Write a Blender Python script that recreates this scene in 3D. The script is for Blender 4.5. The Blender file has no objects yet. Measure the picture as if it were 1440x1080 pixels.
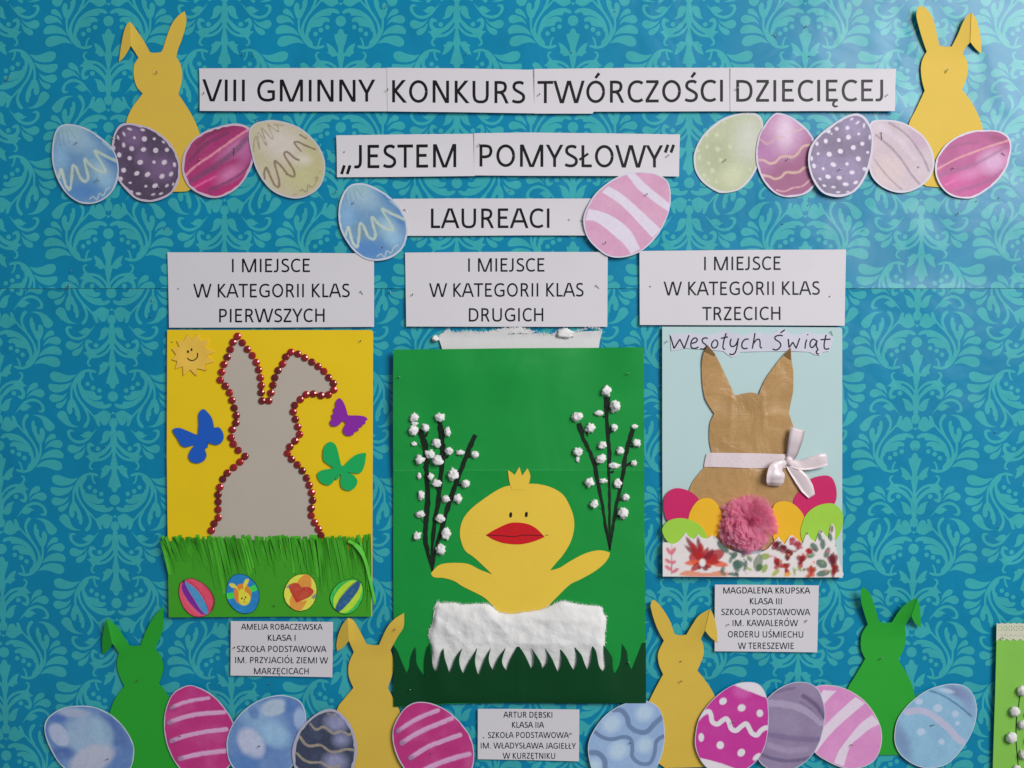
import bpy, math, random
import numpy as np
from mathutils.geometry import delaunay_2d_cdt
from mathutils import Vector, noise
random.seed(7)
sc = bpy.context.scene
COL = sc.collection
S = 0.00073            # metres per unit of the layout grid
DC = 1.10              # camera distance from the board

# ---------------------------------------------------------------- camera
cd = bpy.data.cameras.new('camera'); cam = bpy.data.objects.new('camera', cd); COL.objects.link(cam)
cam.location = (0, -DC, 0); cam.rotation_euler = (math.radians(90), 0, 0)
cd.sensor_width = 36; cd.lens = 36 * DC / (1440 * S); cd.clip_start = 0.05; cd.clip_end = 50
sc.camera = cam
# ---------------------------------------------------------------- light
w = bpy.data.worlds.new('World'); sc.world = w; w.use_nodes = True
bg = w.node_tree.nodes['Background']; bg.inputs[0].default_value = (0.86, 0.90, 1.0, 1); bg.inputs[1].default_value = 0.20
def area(name, loc, target, sx, sy, power, col):
    l = bpy.data.lights.new(name, 'AREA'); l.shape = 'RECTANGLE'; l.size = sx; l.size_y = sy; l.energy = power; l.color = col
    o = bpy.data.objects.new(name, l); COL.objects.link(o); o.location = loc
    d = Vector(target) - Vector(loc); o.rotation_euler = d.to_track_quat('-Z', 'Y').to_euler()
    return o
WL = area('window_light', (1.58, -1.86, 1.10), (0.05, 0, 0.10), 1.25, 1.35, 19.8, (1.0, 0.985, 0.97)); WL.data.spread = math.radians(95)
sc.view_settings.view_transform = 'Standard'; sc.view_settings.look = 'None'
sc.view_settings.exposure = 0; sc.view_settings.gamma = 1

# ---------------------------------------------------------------- helpers
def lin1(v):
    v = v / 255.0
    return v / 12.92 if v <= 0.04045 else ((v + 0.055) / 1.055) ** 2.4
def C(r, g, b, e=0.62):
    return tuple(min(0.9, lin1(c) / e * 0.8) for c in (r, g, b))
def F(ox, oy, s):
    return lambda pts: [(ox + p[0] / s, oy + p[1] / s) + tuple(p[2:]) for p in pts]
def smooth(pts, closed=True, n=5):
    """Catmull-Rom; a third value 1 marks a corner."""
    out = []; N = len(pts)
    segs = N if closed else N - 1
    for i in range(segs):
        p1 = pts[i]; p2 = pts[(i + 1) % N]
        p0 = pts[i - 1] if (closed or i > 0) else p1
        p3 = pts[(i + 2) % N] if (closed or i + 2 < N) else p2
        c1 = len(p1) > 2 and p1[2]; c2 = len(p2) > 2 and p2[2]
        if c1: p0 = p1
        if c2: p3 = p2
        m = 1 if (c1 and c2) else n
        for k in range(m):
            t = k / m; t2 = t * t; t3 = t2 * t
            out.append(tuple(0.5 * ((2 * p1[a]) + (-p0[a] + p2[a]) * t + (2 * p0[a] - 5 * p1[a] + 4 * p2[a] - p3[a]) * t2 + (-p0[a] + 3 * p1[a] - 3 * p2[a] + p3[a]) * t3) for a in (0, 1)))
    if not closed: out.append((pts[-1][0], pts[-1][1]))
    return out
def taper(pts, n=4, wd=None, sm=True):
    """a stroke of varying width: pts (x, y, width[, corner])"""
    if wd is not None: pts = [(p[0], p[1], wd) + tuple(p[2:]) for p in pts]
    base = [(p[0], p[1]) + ((1,) if (len(p) > 3 and p[3]) else ()) for p in pts]
    if sm and len(pts) > 2:
        c = smooth(base, False, n)
        ws = []
        for i in range(len(pts) - 1):
            c1 = len(base[i]) > 2; c2 = len(base[i + 1]) > 2
            m = 1 if (c1 and c2) else n
            for k in range(m): ws.append(pts[i][2] + (pts[i + 1][2] - pts[i][2]) * k / m)
        ws.append(pts[-1][2])
    else:
        c = [(p[0], p[1]) for p in pts]; ws = [p[2] for p in pts]
    L = []; R = []
    for i, (x, y) in enumerate(c):
        a = c[max(0, i - 1)]; b = c[min(len(c) - 1, i + 1)]
        d1 = (x - a[0], y - a[1]); d2 = (b[0] - x, b[1] - y)
        l1 = math.hypot(*d1) or 1; l2 = math.hypot(*d2) or 1
        if i == 0: d1, l1 = d2, l2
        if i == len(c) - 1: d2, l2 = d1, l1
        n1 = (-d1[1] / l1, d1[0] / l1); n2 = (-d2[1] / l2, d2[0] / l2)
        nx, ny = n1[0] + n2[0], n1[1] + n2[1]; q = math.hypot(nx, ny) or 1
        nx /= q; ny /= q
        k = min(1.6, 1 / max(0.3, nx * n1[0] + ny * n1[1])) * ws[i] / 2
        L.append((x + nx * k, y + ny * k)); R.append((x - nx * k, y - ny * k))
    return L + R[::-1]
def circle(cx, cy, rx, ry=None, n=16, ang=0):
    ry = ry or rx; ca, sa = math.cos(ang), math.sin(ang)
    return [(cx + rx * math.cos(t) * ca - ry * math.sin(t) * sa, cy + rx * math.cos(t) * sa + ry * math.sin(t) * ca) for t in [2 * math.pi * i / n for i in range(n)]]
def ccw(p):
    a = sum(p[i - 1][0] * p[i][1] - p[i][0] * p[i - 1][1] for i in range(len(p)))
    return p if a > 0 else p[::-1]
def dedupe(p, e=1e-3):
    q = []
    for a in p:
        if not q or abs(a[0] - q[-1][0]) > e or abs(a[1] - q[-1][1]) > e: q.append((a[0], a[1]))
    while len(q) > 2 and abs(q[0][0] - q[-1][0]) < e and abs(q[0][1] - q[-1][1]) < e: q.pop()
    return q
def clipy(p, lo, hi):
    def cl(p, f, val):
        o = []
        for i in range(len(p)):
            a, b = p[i - 1], p[i]; ia, ib = f(a[1]), f(b[1])
            if ia != ib:
                t = (val - a[1]) / (b[1] - a[1]); o.append((a[0] + (b[0] - a[0]) * t, val))
            if ib: o.append(b)
        return o
    p = cl(p, lambda y: y >= lo, lo)
    return cl(p, lambda y: y <= hi, hi) if len(p) > 2 else []
def densify(p, step):
    o = []
    for i in range(len(p)):
        a = p[i]; b = p[(i + 1) % len(p)]; L = math.hypot(b[0] - a[0], b[1] - a[1]); k = max(1, int(L / step))
        for j in range(k): o.append((a[0] + (b[0] - a[0]) * j / k, a[1] + (b[1] - a[1]) * j / k))
    return o
def inpoly(px, py, poly):
    px = np.asarray(px); py = np.asarray(py); r = np.zeros(px.shape, bool); n = len(poly)
    for i in range(n):
        x1, y1 = poly[i - 1][:2]; x2, y2 = poly[i][:2]
        if y1 == y2: continue
        c = ((y1 > py) != (y2 > py)) & (px < (x2 - x1) * (py - y1) / (y2 - y1) + x1); r ^= c
    return r
def vn(x, y, sc_, seed=0, octv=1):
    """value noise -1..1"""
    x = np.asarray(x, float); y = np.asarray(y, float); tot = 0; amp = 1; nrm = 0
    for o in range(octv):
        fx = x / sc_ + seed * 17.3 + o * 31.7; fy = y / sc_ + seed * 9.1 + o * 11.3
        ix = np.floor(fx).astype(np.int64); iy = np.floor(fy).astype(np.int64); tx = fx - ix; ty = fy - iy
        tx = tx * tx * (3 - 2 * tx); ty = ty * ty * (3 - 2 * ty)
        def h(a, b):
            v = np.sin(a * 127.1 + b * 311.7 + seed * 3.3) * 43758.5453
            return (v - np.floor(v)) * 2 - 1
        v = (h(ix, iy) * (1 - tx) + h(ix + 1, iy) * tx) * (1 - ty) + (h(ix, iy + 1) * (1 - tx) + h(ix + 1, iy + 1) * tx) * ty
        tot = tot + v * amp; nrm += amp; amp *= 0.5; sc_ = sc_ / 2
    return tot / nrm
def cdt(outline, layers=(), grid=None, jitter=0.0):
    """triangulate the outline with printed shapes cut in; returns pts (N,2), tris, layer tag per tri (-1: hole)"""
    V = []; Fc = []; tag = []
    def add(poly, t):
        poly = dedupe(ccw(poly))
        if len(poly) < 3: return
        Fc.append(list(range(len(V), len(V) + len(poly)))); V.extend(poly); tag.append(t)
    add(outline, 0)
    for polys, t in layers:
        for p in polys: add(p, t)
    if grid:
        xs = [p[0] for p in outline]; ys = [p[1] for p in outline]
        gx, gy = np.meshgrid(np.arange(min(xs) + grid / 2, max(xs), grid), np.arange(min(ys) + grid / 2, max(ys), grid))
        gx = gx.ravel(); gy = gy.ravel()
        if jitter:
            rs = np.random.RandomState(3); gx = gx + rs.uniform(-jitter, jitter, gx.shape); gy = gy + rs.uniform(-jitter, jitter, gy.shape)
        m = inpoly(gx, gy, outline); V.extend(zip(gx[m].tolist(), gy[m].tolist()))
    r = delaunay_2d_cdt([Vector(v) for v in V], [], Fc, 1, 1e-5, True)
    pts = np.array([(v[0], v[1]) for v in r[0]]); tris = []; tg = []
    for f, of in zip(r[2], r[5]):
        if not of or 0 not in of: continue
        t = tag[max(of)]
        for k in range(1, len(f) - 1): tris.append((f[0], f[k], f[k + 1])); tg.append(t)
    return pts, np.array(tris, np.int64), np.array(tg)
ORG = {}
def world(x, y, h, h0=0.0):
    """layout x, y (y down), h millimetres off the board -> metres; h0 is the height at which the thing hangs"""
    k = 1 - h0 * 0.001 / DC
    return (x - 720) * S * k, -h * 0.001, (540 - y) * S * k
def area_normals(P, T):
    n = np.cross(P[T[:, 1]] - P[T[:, 0]], P[T[:, 2]] - P[T[:, 0]]); N = np.zeros_like(P)
    for i in range(3): np.add.at(N, T[:, i], n)
    L = np.linalg.norm(N, axis=1); L[L == 0] = 1
    return N / L[:, None]
def link(name, verts, faces, mats, mi=None, parent=None, origin=None, smoothf=True, cols=None, nrm=None):
    verts = np.asarray(verts, float)
    if origin is None: origin = verts.mean(0)
    origin = np.asarray(origin, float)
    me = bpy.data.meshes.new(name)
    vv = verts - origin
    F3 = faces if isinstance(faces, np.ndarray) else None
    if F3 is not None:
        n = len(F3); me.vertices.add(len(vv)); me.vertices.foreach_set('co', vv.ravel())
        me.loops.add(n * 3); me.loops.foreach_set('vertex_index', F3.ravel().astype(np.int32))
        me.polygons.add(n); me.polygons.foreach_set('loop_start', np.arange(0, n * 3, 3, dtype=np.int32))
        me.update(calc_edges=True)
    else:
        me.from_pydata(vv.tolist(), [], faces); me.update()
    for m in (mats if isinstance(mats, (list, tuple)) else [mats]): me.materials.append(m)
    if mi is not None: me.polygons.foreach_set('material_index', np.asarray(mi, np.int32))
    if smoothf is True: me.polygons.foreach_set('use_smooth', np.ones(len(me.polygons), bool))
    elif smoothf is not False: me.polygons.foreach_set('use_smooth', np.asarray(smoothf, bool))
    if cols is not None:
        a = me.color_attributes.new('print', 'FLOAT_COLOR', 'POINT')
        a.data.foreach_set('color', np.concatenate([cols, np.ones((len(cols), 1))], 1).ravel().astype(np.float32))
    if nrm is not None: me.normals_split_custom_set_from_vertices(nrm.tolist())
    o = bpy.data.objects.new(name, me); COL.objects.link(o)
    if parent is not None:
        o.parent = parent; o.location = Vector((origin - ORG[parent.name]).tolist())
    else: o.location = Vector(origin.tolist())
    ORG[o.name] = origin
    return o
def thing(name, label, cat, loc, group=None):
    o = bpy.data.objects.new(name, None); COL.objects.link(o); o.empty_display_size = 0.02
    o.location = loc; ORG[o.name] = np.array(loc, float); return tag(o, label, cat, group)
def tag(o, label=None, cat=None, group=None, kind=None):
    if label: o['label'] = label
    if cat: o['category'] = cat
    if group: o['group'] = group
    if kind: o['kind'] = kind
    return o
def flat(b): return lambda x, y: np.full(np.shape(x), float(b))
def sheet(name, outline, h0, mats, thick=0.3, grid=14, bend=None, layers=(), parent=None, colorfn=None, wallmat=0, origin=None, back=True, jitter=0.0):
    """a sheet of paper with its own thickness; bend(x, y) adds millimetres"""
    outline = densify(dedupe(ccw(outline)), (grid or 14) * 1.0)
    pts, tris, tg = cdt(outline, layers, grid, jitter)
    keep = tg >= 0; tris = tris[keep]; tg = tg[keep]
    X, Y = pts[:, 0], pts[:, 1]
    H = h0 + (bend(X, Y) if bend else 0 * X)
    k = 1 - h0 * 0.001 / DC
    def w3(H): return np.stack([(X - 720) * S * k, -H * 0.001, (540 - Y) * S * k], 1)
    top = w3(H + thick); bot = w3(H)
    n = len(X)
    # orientation: layout y is down, so flip winding to face -Y
    a = top[tris[:, 1]] - top[tris[:, 0]]; b = top[tris[:, 2]] - top[tris[:, 0]]
    ny = (a[:, 2] * b[:, 0] - a[:, 0] * b[:, 2])
    tris = np.where((ny > 0)[:, None], tris[:, ::-1], tris)
    # boundary edges
    e = np.concatenate([tris[:, [0, 1]], tris[:, [1, 2]], tris[:, [2, 0]]])
    es = set(map(tuple, e.tolist())); bd = [p for p in es if (p[1], p[0]) not in es]
    nrm = np.concatenate([area_normals(top, tris), np.zeros((2 * n, 3))])
    V = [top, top, bot]; Fs = [tris]; mi = [tg]
    wl = []
    for p, q in bd: wl += [(p + n, p + 2 * n, q + 2 * n), (p + n, q + 2 * n, q + n)]
    if wl: Fs.append(np.array(wl)); mi.append(np.full(len(wl), wallmat))
    sm = [np.ones(len(tris), bool), np.zeros(len(wl), bool)]
    if back:
        Fs.append(tris[:, ::-1] + 2 * n); mi.append(np.full(len(tris), wallmat)); sm.append(np.ones(len(tris), bool))
    V = np.concatenate(V); Fs = np.concatenate(Fs); mi = np.concatenate(mi); sm = np.concatenate(sm)
    cols = None
    if colorfn is not None:
        c = colorfn(X, Y); cols = np.concatenate([c, np.full((2 * n, 3), 0.72)])
    if origin is None: origin = np.array([top[:, 0].mean(), 0 if parent is None else bot[:, 1].max(), top[:, 2].mean()])
    return link(name, V, Fs, mats, mi, parent, origin, sm, cols, nrm)

# ---------------------------------------------------------------- materials
def nodes(name):
    m = bpy.data.materials.new(name); m.use_nodes = True; nt = m.node_tree
    return m, nt, nt.nodes['Principled BSDF']
def paper(name, col, rough=0.6, spec=0.35, var=0.05, nscale=900, bump=0.12, big=0.04, wave=0.0, wscale=18, coat=0.0, sheen=0.0, attr=False, fine=0.00004):
    m, nt, b = nodes(name); N = nt.nodes.new; L = nt.links.new
    tc = N('ShaderNodeTexCoord'); ns = N('ShaderNodeTexNoise'); ns.inputs['Scale'].default_value = nscale; ns.inputs['Detail'].default_value = 3
    L(tc.outputs['Object'], ns.inputs['Vector'])
    n2 = N('ShaderNodeTexNoise'); n2.inputs['Scale'].default_value = 22; n2.inputs['Detail'].default_value = 4; L(tc.outputs['Object'], n2.inputs['Vector'])
    mr = N('ShaderNodeMapRange'); mr.inputs['To Min'].default_value = 1 - var; mr.inputs['To Max'].default_value = 1 + var; mr.inputs['From Min'].default_value = 0.3; mr.inputs['From Max'].default_value = 0.7
    L(ns.outputs['Fac'], mr.inputs['Value'])
    m2 = N('ShaderNodeMapRange'); m2.inputs['To Min'].default_value = 1 - big; m2.inputs['To Max'].default_value = 1 + big; m2.inputs['From Min'].default_value = 0.3; m2.inputs['From Max'].default_value = 0.7
    L(n2.outputs['Fac'], m2.inputs['Value'])
    mu = N('ShaderNodeMath'); mu.operation = 'MULTIPLY'; L(mr.outputs[0], mu.inputs[0]); L(m2.outputs[0], mu.inputs[1])
    vm = N('ShaderNodeVectorMath'); vm.operation = 'SCALE'
    if attr:
        at = N('ShaderNodeVertexColor'); at.layer_name = 'print'; L(at.outputs['Color'], vm.inputs[0])
    else: vm.inputs[0].default_value = col
    L(mu.outputs[0], vm.inputs['Scale']); L(vm.outputs[0], b.inputs['Base Color'])
    b.inputs['Roughness'].default_value = rough; b.inputs['Specular IOR Level'].default_value = spec
    if coat: b.inputs['Coat Weight'].default_value = coat; b.inputs['Coat Roughness'].default_value = 0.22
    if sheen: b.inputs['Sheen Weight'].default_value = sheen
    bp = N('ShaderNodeBump'); bp.inputs['Strength'].default_value = bump; bp.inputs['Distance'].default_value = fine
    L(ns.outputs['Fac'], bp.inputs['Height'])
    last = bp
    if wave:
        n3 = N('ShaderNodeTexNoise'); n3.inputs['Scale'].default_value = wscale; n3.inputs['Detail'].default_value = 3; n3.inputs['Distortion'].default_value = 0.6
        L(tc.outputs['Object'], n3.inputs['Vector'])
        b3 = N('ShaderNodeBump'); b3.inputs['Strength'].default_value = 1; b3.inputs['Distance'].default_value = wave
        L(n3.outputs['Fac'], b3.inputs['Height']); L(bp.outputs[0], b3.inputs['Normal']); last = b3
    L(last.outputs[0], b.inputs['Normal'])
    return m
M = {}
M['wrap_bg'] = paper('wrap_blue', C(0, 120, 156), 0.36, 0.22, 0.02, 700, 0.05, 0.06, 0.0030, 11, coat=0.35)
M['wrap_motif'] = paper('wrap_teal', C(52, 154, 160), 0.36, 0.22, 0.04, 500, 0.05, 0.06, 0.0030, 11, coat=0.35)
M['white'] = paper('printer_paper', (0.73, 0.70, 0.735), 0.7, 0.15, 0.015, 900, 0.1, 0.012, 0.0003, 12)
M['ink'] = paper('black_toner', (0.006, 0.006, 0.007), 0.42, 0.3, 0.2, 1500, 0.3, 0.05)
M['ink_blue'] = paper('grey_blue_toner', (0.018, 0.030, 0.050), 0.45, 0.4, 0.2, 1500, 0.3, 0.05)
M['print'] = paper('printed_paper', (1, 1, 1), 0.5, 0.35, 0.03, 1200, 0.1, 0.02, 0.0002, 15, attr=True)
M['yellow'] = paper('yellow_card', C(202, 170, 66), 0.62, 0.3, 0.03, 700, 0.25, 0.02)
M['yellow_pale'] = paper('soft_yellow_card', C(222, 184, 62), 0.62, 0.3, 0.03, 700, 0.25, 0.02, 0.0004, 12)
M['green'] = paper('green_card', C(36, 150, 42), 0.62, 0.3, 0.03, 700, 0.25, 0.02)
M['gold'] = paper('golden_card', C(240, 184, 16), 0.55, 0.35, 0.015, 700, 0.15, 0.02, 0.0003, 10)
M['edge'] = paper('pale_card_edge', (0.75, 0.73, 0.6))
M['grey'] = paper('warm_grey_felt_paper', C(172, 162, 150), 0.8, 0.2, 0.03, 1400, 0.2, 0.02)
M['wall'] = paper('painted_wall', (0.62, 0.60, 0.54), 0.8, 0.2)

def link_pts(o, name): pass

# ---------------------------------------------------------------- the setting: wall and wrapping paper
def build_wall():
    v = []
    for y in (0.004, 0.06):
        for x, z in ((-1.3, -1.0), (1.3, -1.0), (1.3, 1.0), (-1.3, 1.0)): v.append((x, y, z))
    f = [(0, 1, 2, 3), (7, 6, 5, 4), (0, 4, 5, 1), (1, 5, 6, 2), (2, 6, 7, 3), (3, 7, 4, 0)]
    o = link('wall', v, f, M['wall'], smoothf=False); tag(o, kind='structure')
build_wall()

def damask_half():
    P = []
    c = lambda x, y: (x, y, 1)
    def sm(p): P.append(smooth(p, True, 4))
    def tp(p): P.append(taper(p, 4))
    sm([(118,290),(160,245),(240,222),(330,228),(430,258),(520,318),(595,390),(640,470),(668,560),(683,640),(668,730),(610,810),(560,840),(570,770),(618,710),(630,640),(612,570),(583,500),(540,430),(480,378),(400,347),(330,342),c(270,342),c(250,295),(200,295),(150,312)])
    sm([(278,412),(310,378),(370,362),(440,372),(520,412),(590,480),(640,560),c(635,620),(605,600),(585,548),(530,530),(450,520),c(400,505),c(385,462),(345,440),(295,447)])
    tp([(425,90,26),(500,180,32),(570,245,38),(650,350,38),(708,460,38),(735,560,50),(735,640,72),(690,730,80),(625,810,64),(560,855,44),(480,868,42),(410,852,44),(365,838,22)])
    tp([(470,845,34),(455,770,30),(440,730,30),(412,702,24)])
    tp([(605,-88,40),(560,-55,62),(520,30,48),(522,110,42),(550,180,40),(590,250,30)])
    tp([(790,350,46),(796,440,36),(793,520,34),(780,600,40),(735,680,50),(690,740,50)])
    sm([(685,8),(660,25),(650,90),(660,170),(690,250),(720,310),(750,372),(790,392),(832,368),(862,300),(876,220),(862,160),(830,130),(800,142),(785,190),(792,232),(765,242),(740,200),c(738,140),c(735,108),(708,85),(708,35)])
    sm([c(870,415),(885,350),(920,290),(970,240),(1020,230),(1060,260),(1050,305),(1000,325),(940,345),(895,380)])
    sm([c(866,500),(900,430),(960,370),(1040,340),(1110,335),(1160,375),(1167,425),(1130,465),(1070,468),(1000,450),(930,452)])
    sm([c(780,678),(820,610),(880,550),(960,510),(1050,495),(1130,520),(1178,580),(1165,640),(1100,640),(1000,630),(900,635),(830,655)])
    sm([c(700,803),(760,745),(820,700),(900,675),(1000,670),(1090,690),(1140,740),(1145,810),(1090,848),(1010,840),(920,805),(830,785),(760,790)])
    sm([c(670,-82),(760,-88),(850,-72),(940,-20),(1010,50),(1045,100),(1025,155),(965,190),(900,165),(868,100),(845,30),(805,-30),(745,-65)])
    for x, y, r in ((318,530,38),(425,575,40),(515,640,38),(355,1290,40)): P.append(circle(x, y, r, n=14))
    sm([c(337,788),(270,815),(210,865),(165,930),(135,985),(190,1008),(240,1010),(270,975),c(318,955),c(295,915),(312,860)])
    tp([(100,1300,30),(150,1215,36),(220,1150,44),(300,1112,44),(400,1100,50),(450,1100,30)])
    tp([(440,1095,40),(488,1040,36),(503,990,36),(485,955,30),(448,945,22)])
    sm([c(330,1160),(420,1085),(500,1085),(515,1120),c(577,1170),(512,1190),(540,1260),(545,1320),(520,1380),(480,1392),(430,1365),c(412,1325),(470,1332),(488,1290),(450,1240),(390,1225),(310,1245),(230,1310),(170,1370),(135,1440),c(112,1560),c(80,1480),(110,1370),(165,1290),(230,1215),(290,1175)])
    sm([c(568,1325),(585,1240),(620,1170),(680,1120),(740,1115),(765,1150),(745,1195),(690,1225),(620,1255)])
    sm([c(555,1385),(620,1300),(700,1240),(790,1218),(850,1250),(870,1300),(840,1350),(780,1360),(700,1330),(630,1330)])
    sm([c(352,1645),(420,1550),(500,1450),(580,1400),(660,1380),(740,1392),(810,1440),(860,1510),(865,1580),(835,1612),(780,1612),c(745,1580),(800,1580),(815,1540),(790,1480),(730,1440),(660,1430),(590,1445),(510,1495),(440,1562)])
    sm([c(445,1565),(500,1500),(570,1472),(620,1500),c(657,1525),(610,1532),(570,1570),(510,1588),(460,1570)])
    sm([c(327,1375),(250,1390),(190,1430),(145,1500),(125,1565),(160,1592),(220,1590),(260,1550),(275,1490),(288,1430)])
    sm([(128,1862),(140,1800),(180,1715),(235,1688),(282,1720),(290,1770),(250,1825),(190,1856)])
    sm([(170,112),(230,90),(280,60),(320,10),(330,-25),(318,-55),(330,-70),(362,-72),(385,-30),(405,30),c(445,112),(385,122),(320,168),(260,194),(210,184),(150,150),(128,128)])
    # unskew about the axis
    out = []
    for p in P: out.append([((x - (99 - 0.010 * y)) / 12.0, (y - 150) / 12.0) for x, y in p])
    # centred pieces
    hp = [(0,550),(38,580),(62,635),(112,650,1),(96,720),(74,790),(50,860),(44,930),(60,985),(60,1020),(46,1090),(30,1170),(24,1220),(34,1280),(48,1350),(56,1430),(52,1510),(42,1570),(42,1610),(30,1645),(46,1665),(68,1700),(66,1750),(46,1812),(28,1790),(12,1812)]
    h = smooth(hp, False, 4)
    cen = [[(x / 12.0, (y - 150) / 12.0) for x, y in h] + [(-x / 12.0, (y - 150) / 12.0) for x, y in h[::-1] if x > 0.01]]
    cen.append(circle(0, 280 / 12.0, 7.3, n=20)); cen.append(circle(0, 0, 2.2, 1.7, n=10))
    full = list(cen)
    for p in out: full.append(p); full.append([(-x, y) for x, y in p][::-1])
    return full
PW, PH = 161.4, 145.4
def damask_tile():
    half = damask_half()
    x0, x1, y0, y1 = -PW / 2, PW * 1.5, 0.0, PH
    polys = []
    for p in half:
        for dy in (-PH, 0, PH):
            q = [(x, y + dy) for x, y in p]
            for dx in (-2 * PW, 0, 2 * PW):
                r = [(x + dx, y) for x, y in q]
                if max(a[0] for a in r) > x0 and min(a[0] for a in r) < x1 and max(a[1] for a in r) > y0 and min(a[1] for a in r) < y1: polys.append(r)
        for dy in (-PH, 0, PH, 2 * PH):
            q = [(PW + x, -y - 22.5 + dy) for x, y in p][::-1]
            for dx in (-2 * PW, 0, 2 * PW):
                r = [(x + dx, y) for x, y in q]
                if max(a[0] for a in r) > x0 and min(a[0] for a in r) < x1 and max(a[1] for a in r) > y0 and min(a[1] for a in r) < y1: polys.append(r)
    out = [(x0, y0), (x1, y0), (x1, y1), (x0, y1)]
    out = densify(out, 9)
    return cdt(out, [(polys, 1)], 9)
TP, TT, TG = damask_tile()
def wrap_height(X, Y, seed):
    h = 0.9 * vn(X, Y, 170, seed) + 0.6 * vn(X * 0.55 + Y * 0.8, Y * 0.5 - X * 0.9, 80, seed + 2) + 0.16 * vn(X, Y, 34, seed + 5) + 0.35 * (1 - np.abs(vn(X * .9 + Y * .3, Y * .4 - X * .2, 60, seed + 7))) ** 3
    # diagonal pull creases near the upper right and the seam
    r = np.exp(-((X - 1340) / 190) ** 2 - ((Y - 120) / 190) ** 2)
    h = h + r * (0.55 * vn(X * 0.8 - Y * 0.6, (X * 0.6 + Y * 0.8) * 0.35, 26, 9) + 0.2 * vn(X, Y, 15, 11))
    return h
def wrapping(name, label, ax, ay, sx, sy, ylo, yhi, h0, seed, drift):
    """lay printed tiles, cut to the sheet and give it the paper's waves"""
    import bmesh
    V = []; T = []; G = []; n = 0
    tw, th = 2 * PW * sx, PH * sy
    for i in range(-1, 6):
        for j in range(-3, 12):
            ox, oy = ax + i * tw, ay + j * th
            if oy > yhi + 10 or oy + th < ylo - 10 or ox - PW / 2 > 1580 or ox + tw < -140: continue
            V.append(np.stack([TP[:, 0] * sx + ox, TP[:, 1] * sy + oy], 1)); T.append(TT + n); G.append(TG); n += len(TP)
    V = np.concatenate(V); T = np.concatenate(T); G = np.concatenate(G)
    # merge the seams between tiles
    key = np.round(V * 50).astype(np.int64); _, first, inv = np.unique(key, axis=0, return_index=True, return_inverse=True)
    inv = np.asarray(inv).ravel(); V = V[first]; T = inv[T]
    ok = (T[:, 0] != T[:, 1]) & (T[:, 1] != T[:, 2]) & (T[:, 0] != T[:, 2]); T = T[ok]; G = G[ok]
    cy = V[T][:, :, 1]; cx = V[T][:, :, 0]
    ok = (cy.max(1) > ylo) & (cy.min(1) < yhi) & (cx.max(1) > -130) & (cx.min(1) < 1570); T = T[ok]; G = G[ok]
    Y = np.clip(V[:, 1], ylo, yhi); X = V[:, 0]
    Xd = 720 + (X - 720) * (1 - drift * (Y - 560))
    edge = np.where(np.abs(Y - 405) < 60, np.exp(-np.abs(Y - 405) / 14.0), 0)
    H = h0 + np.minimum(wrap_height(Xd, Y, seed) - 0.75, 0.12) * (1 - 0.8 * edge) + 0.05
    W = np.stack([(Xd - 720) * S, -H * 0.001, (540 - Y) * S], 1)
    a = W[T[:, 1]] - W[T[:, 0]]; b = W[T[:, 2]] - W[T[:, 0]]
    ny = (a[:, 2] * b[:, 0] - a[:, 0] * b[:, 2]); ar = np.abs(ny)
    T = np.where((ny > 0)[:, None], T[:, ::-1], T); ok = ar > 1e-12; T = T[ok]; G = G[ok]
    o = link(name, W, T, [M['wrap_bg'], M['wrap_motif']], G, None, (0, 0, (540 - (ylo + yhi) / 2) * S), nrm=area_normals(W, T))
    tag(o, label, 'wrapping paper', 'sheets of damask wrapping paper')
wrapping('wrapping_paper', 'lower sheet of blue damask wrapping paper covering the board below the seam', -2.6, 603.3 - 4 * PH, 1.0, 1.0, 396, 1180, 0.0, 3, 0.00003)
wrapping('wrapping_paper', 'upper sheet of blue damask wrapping paper behind the title strips', 152.5, 5.5 - 149.5, 1.0118, 1.0282, -110, 405.5, 0.75, 5, 0.0)

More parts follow.
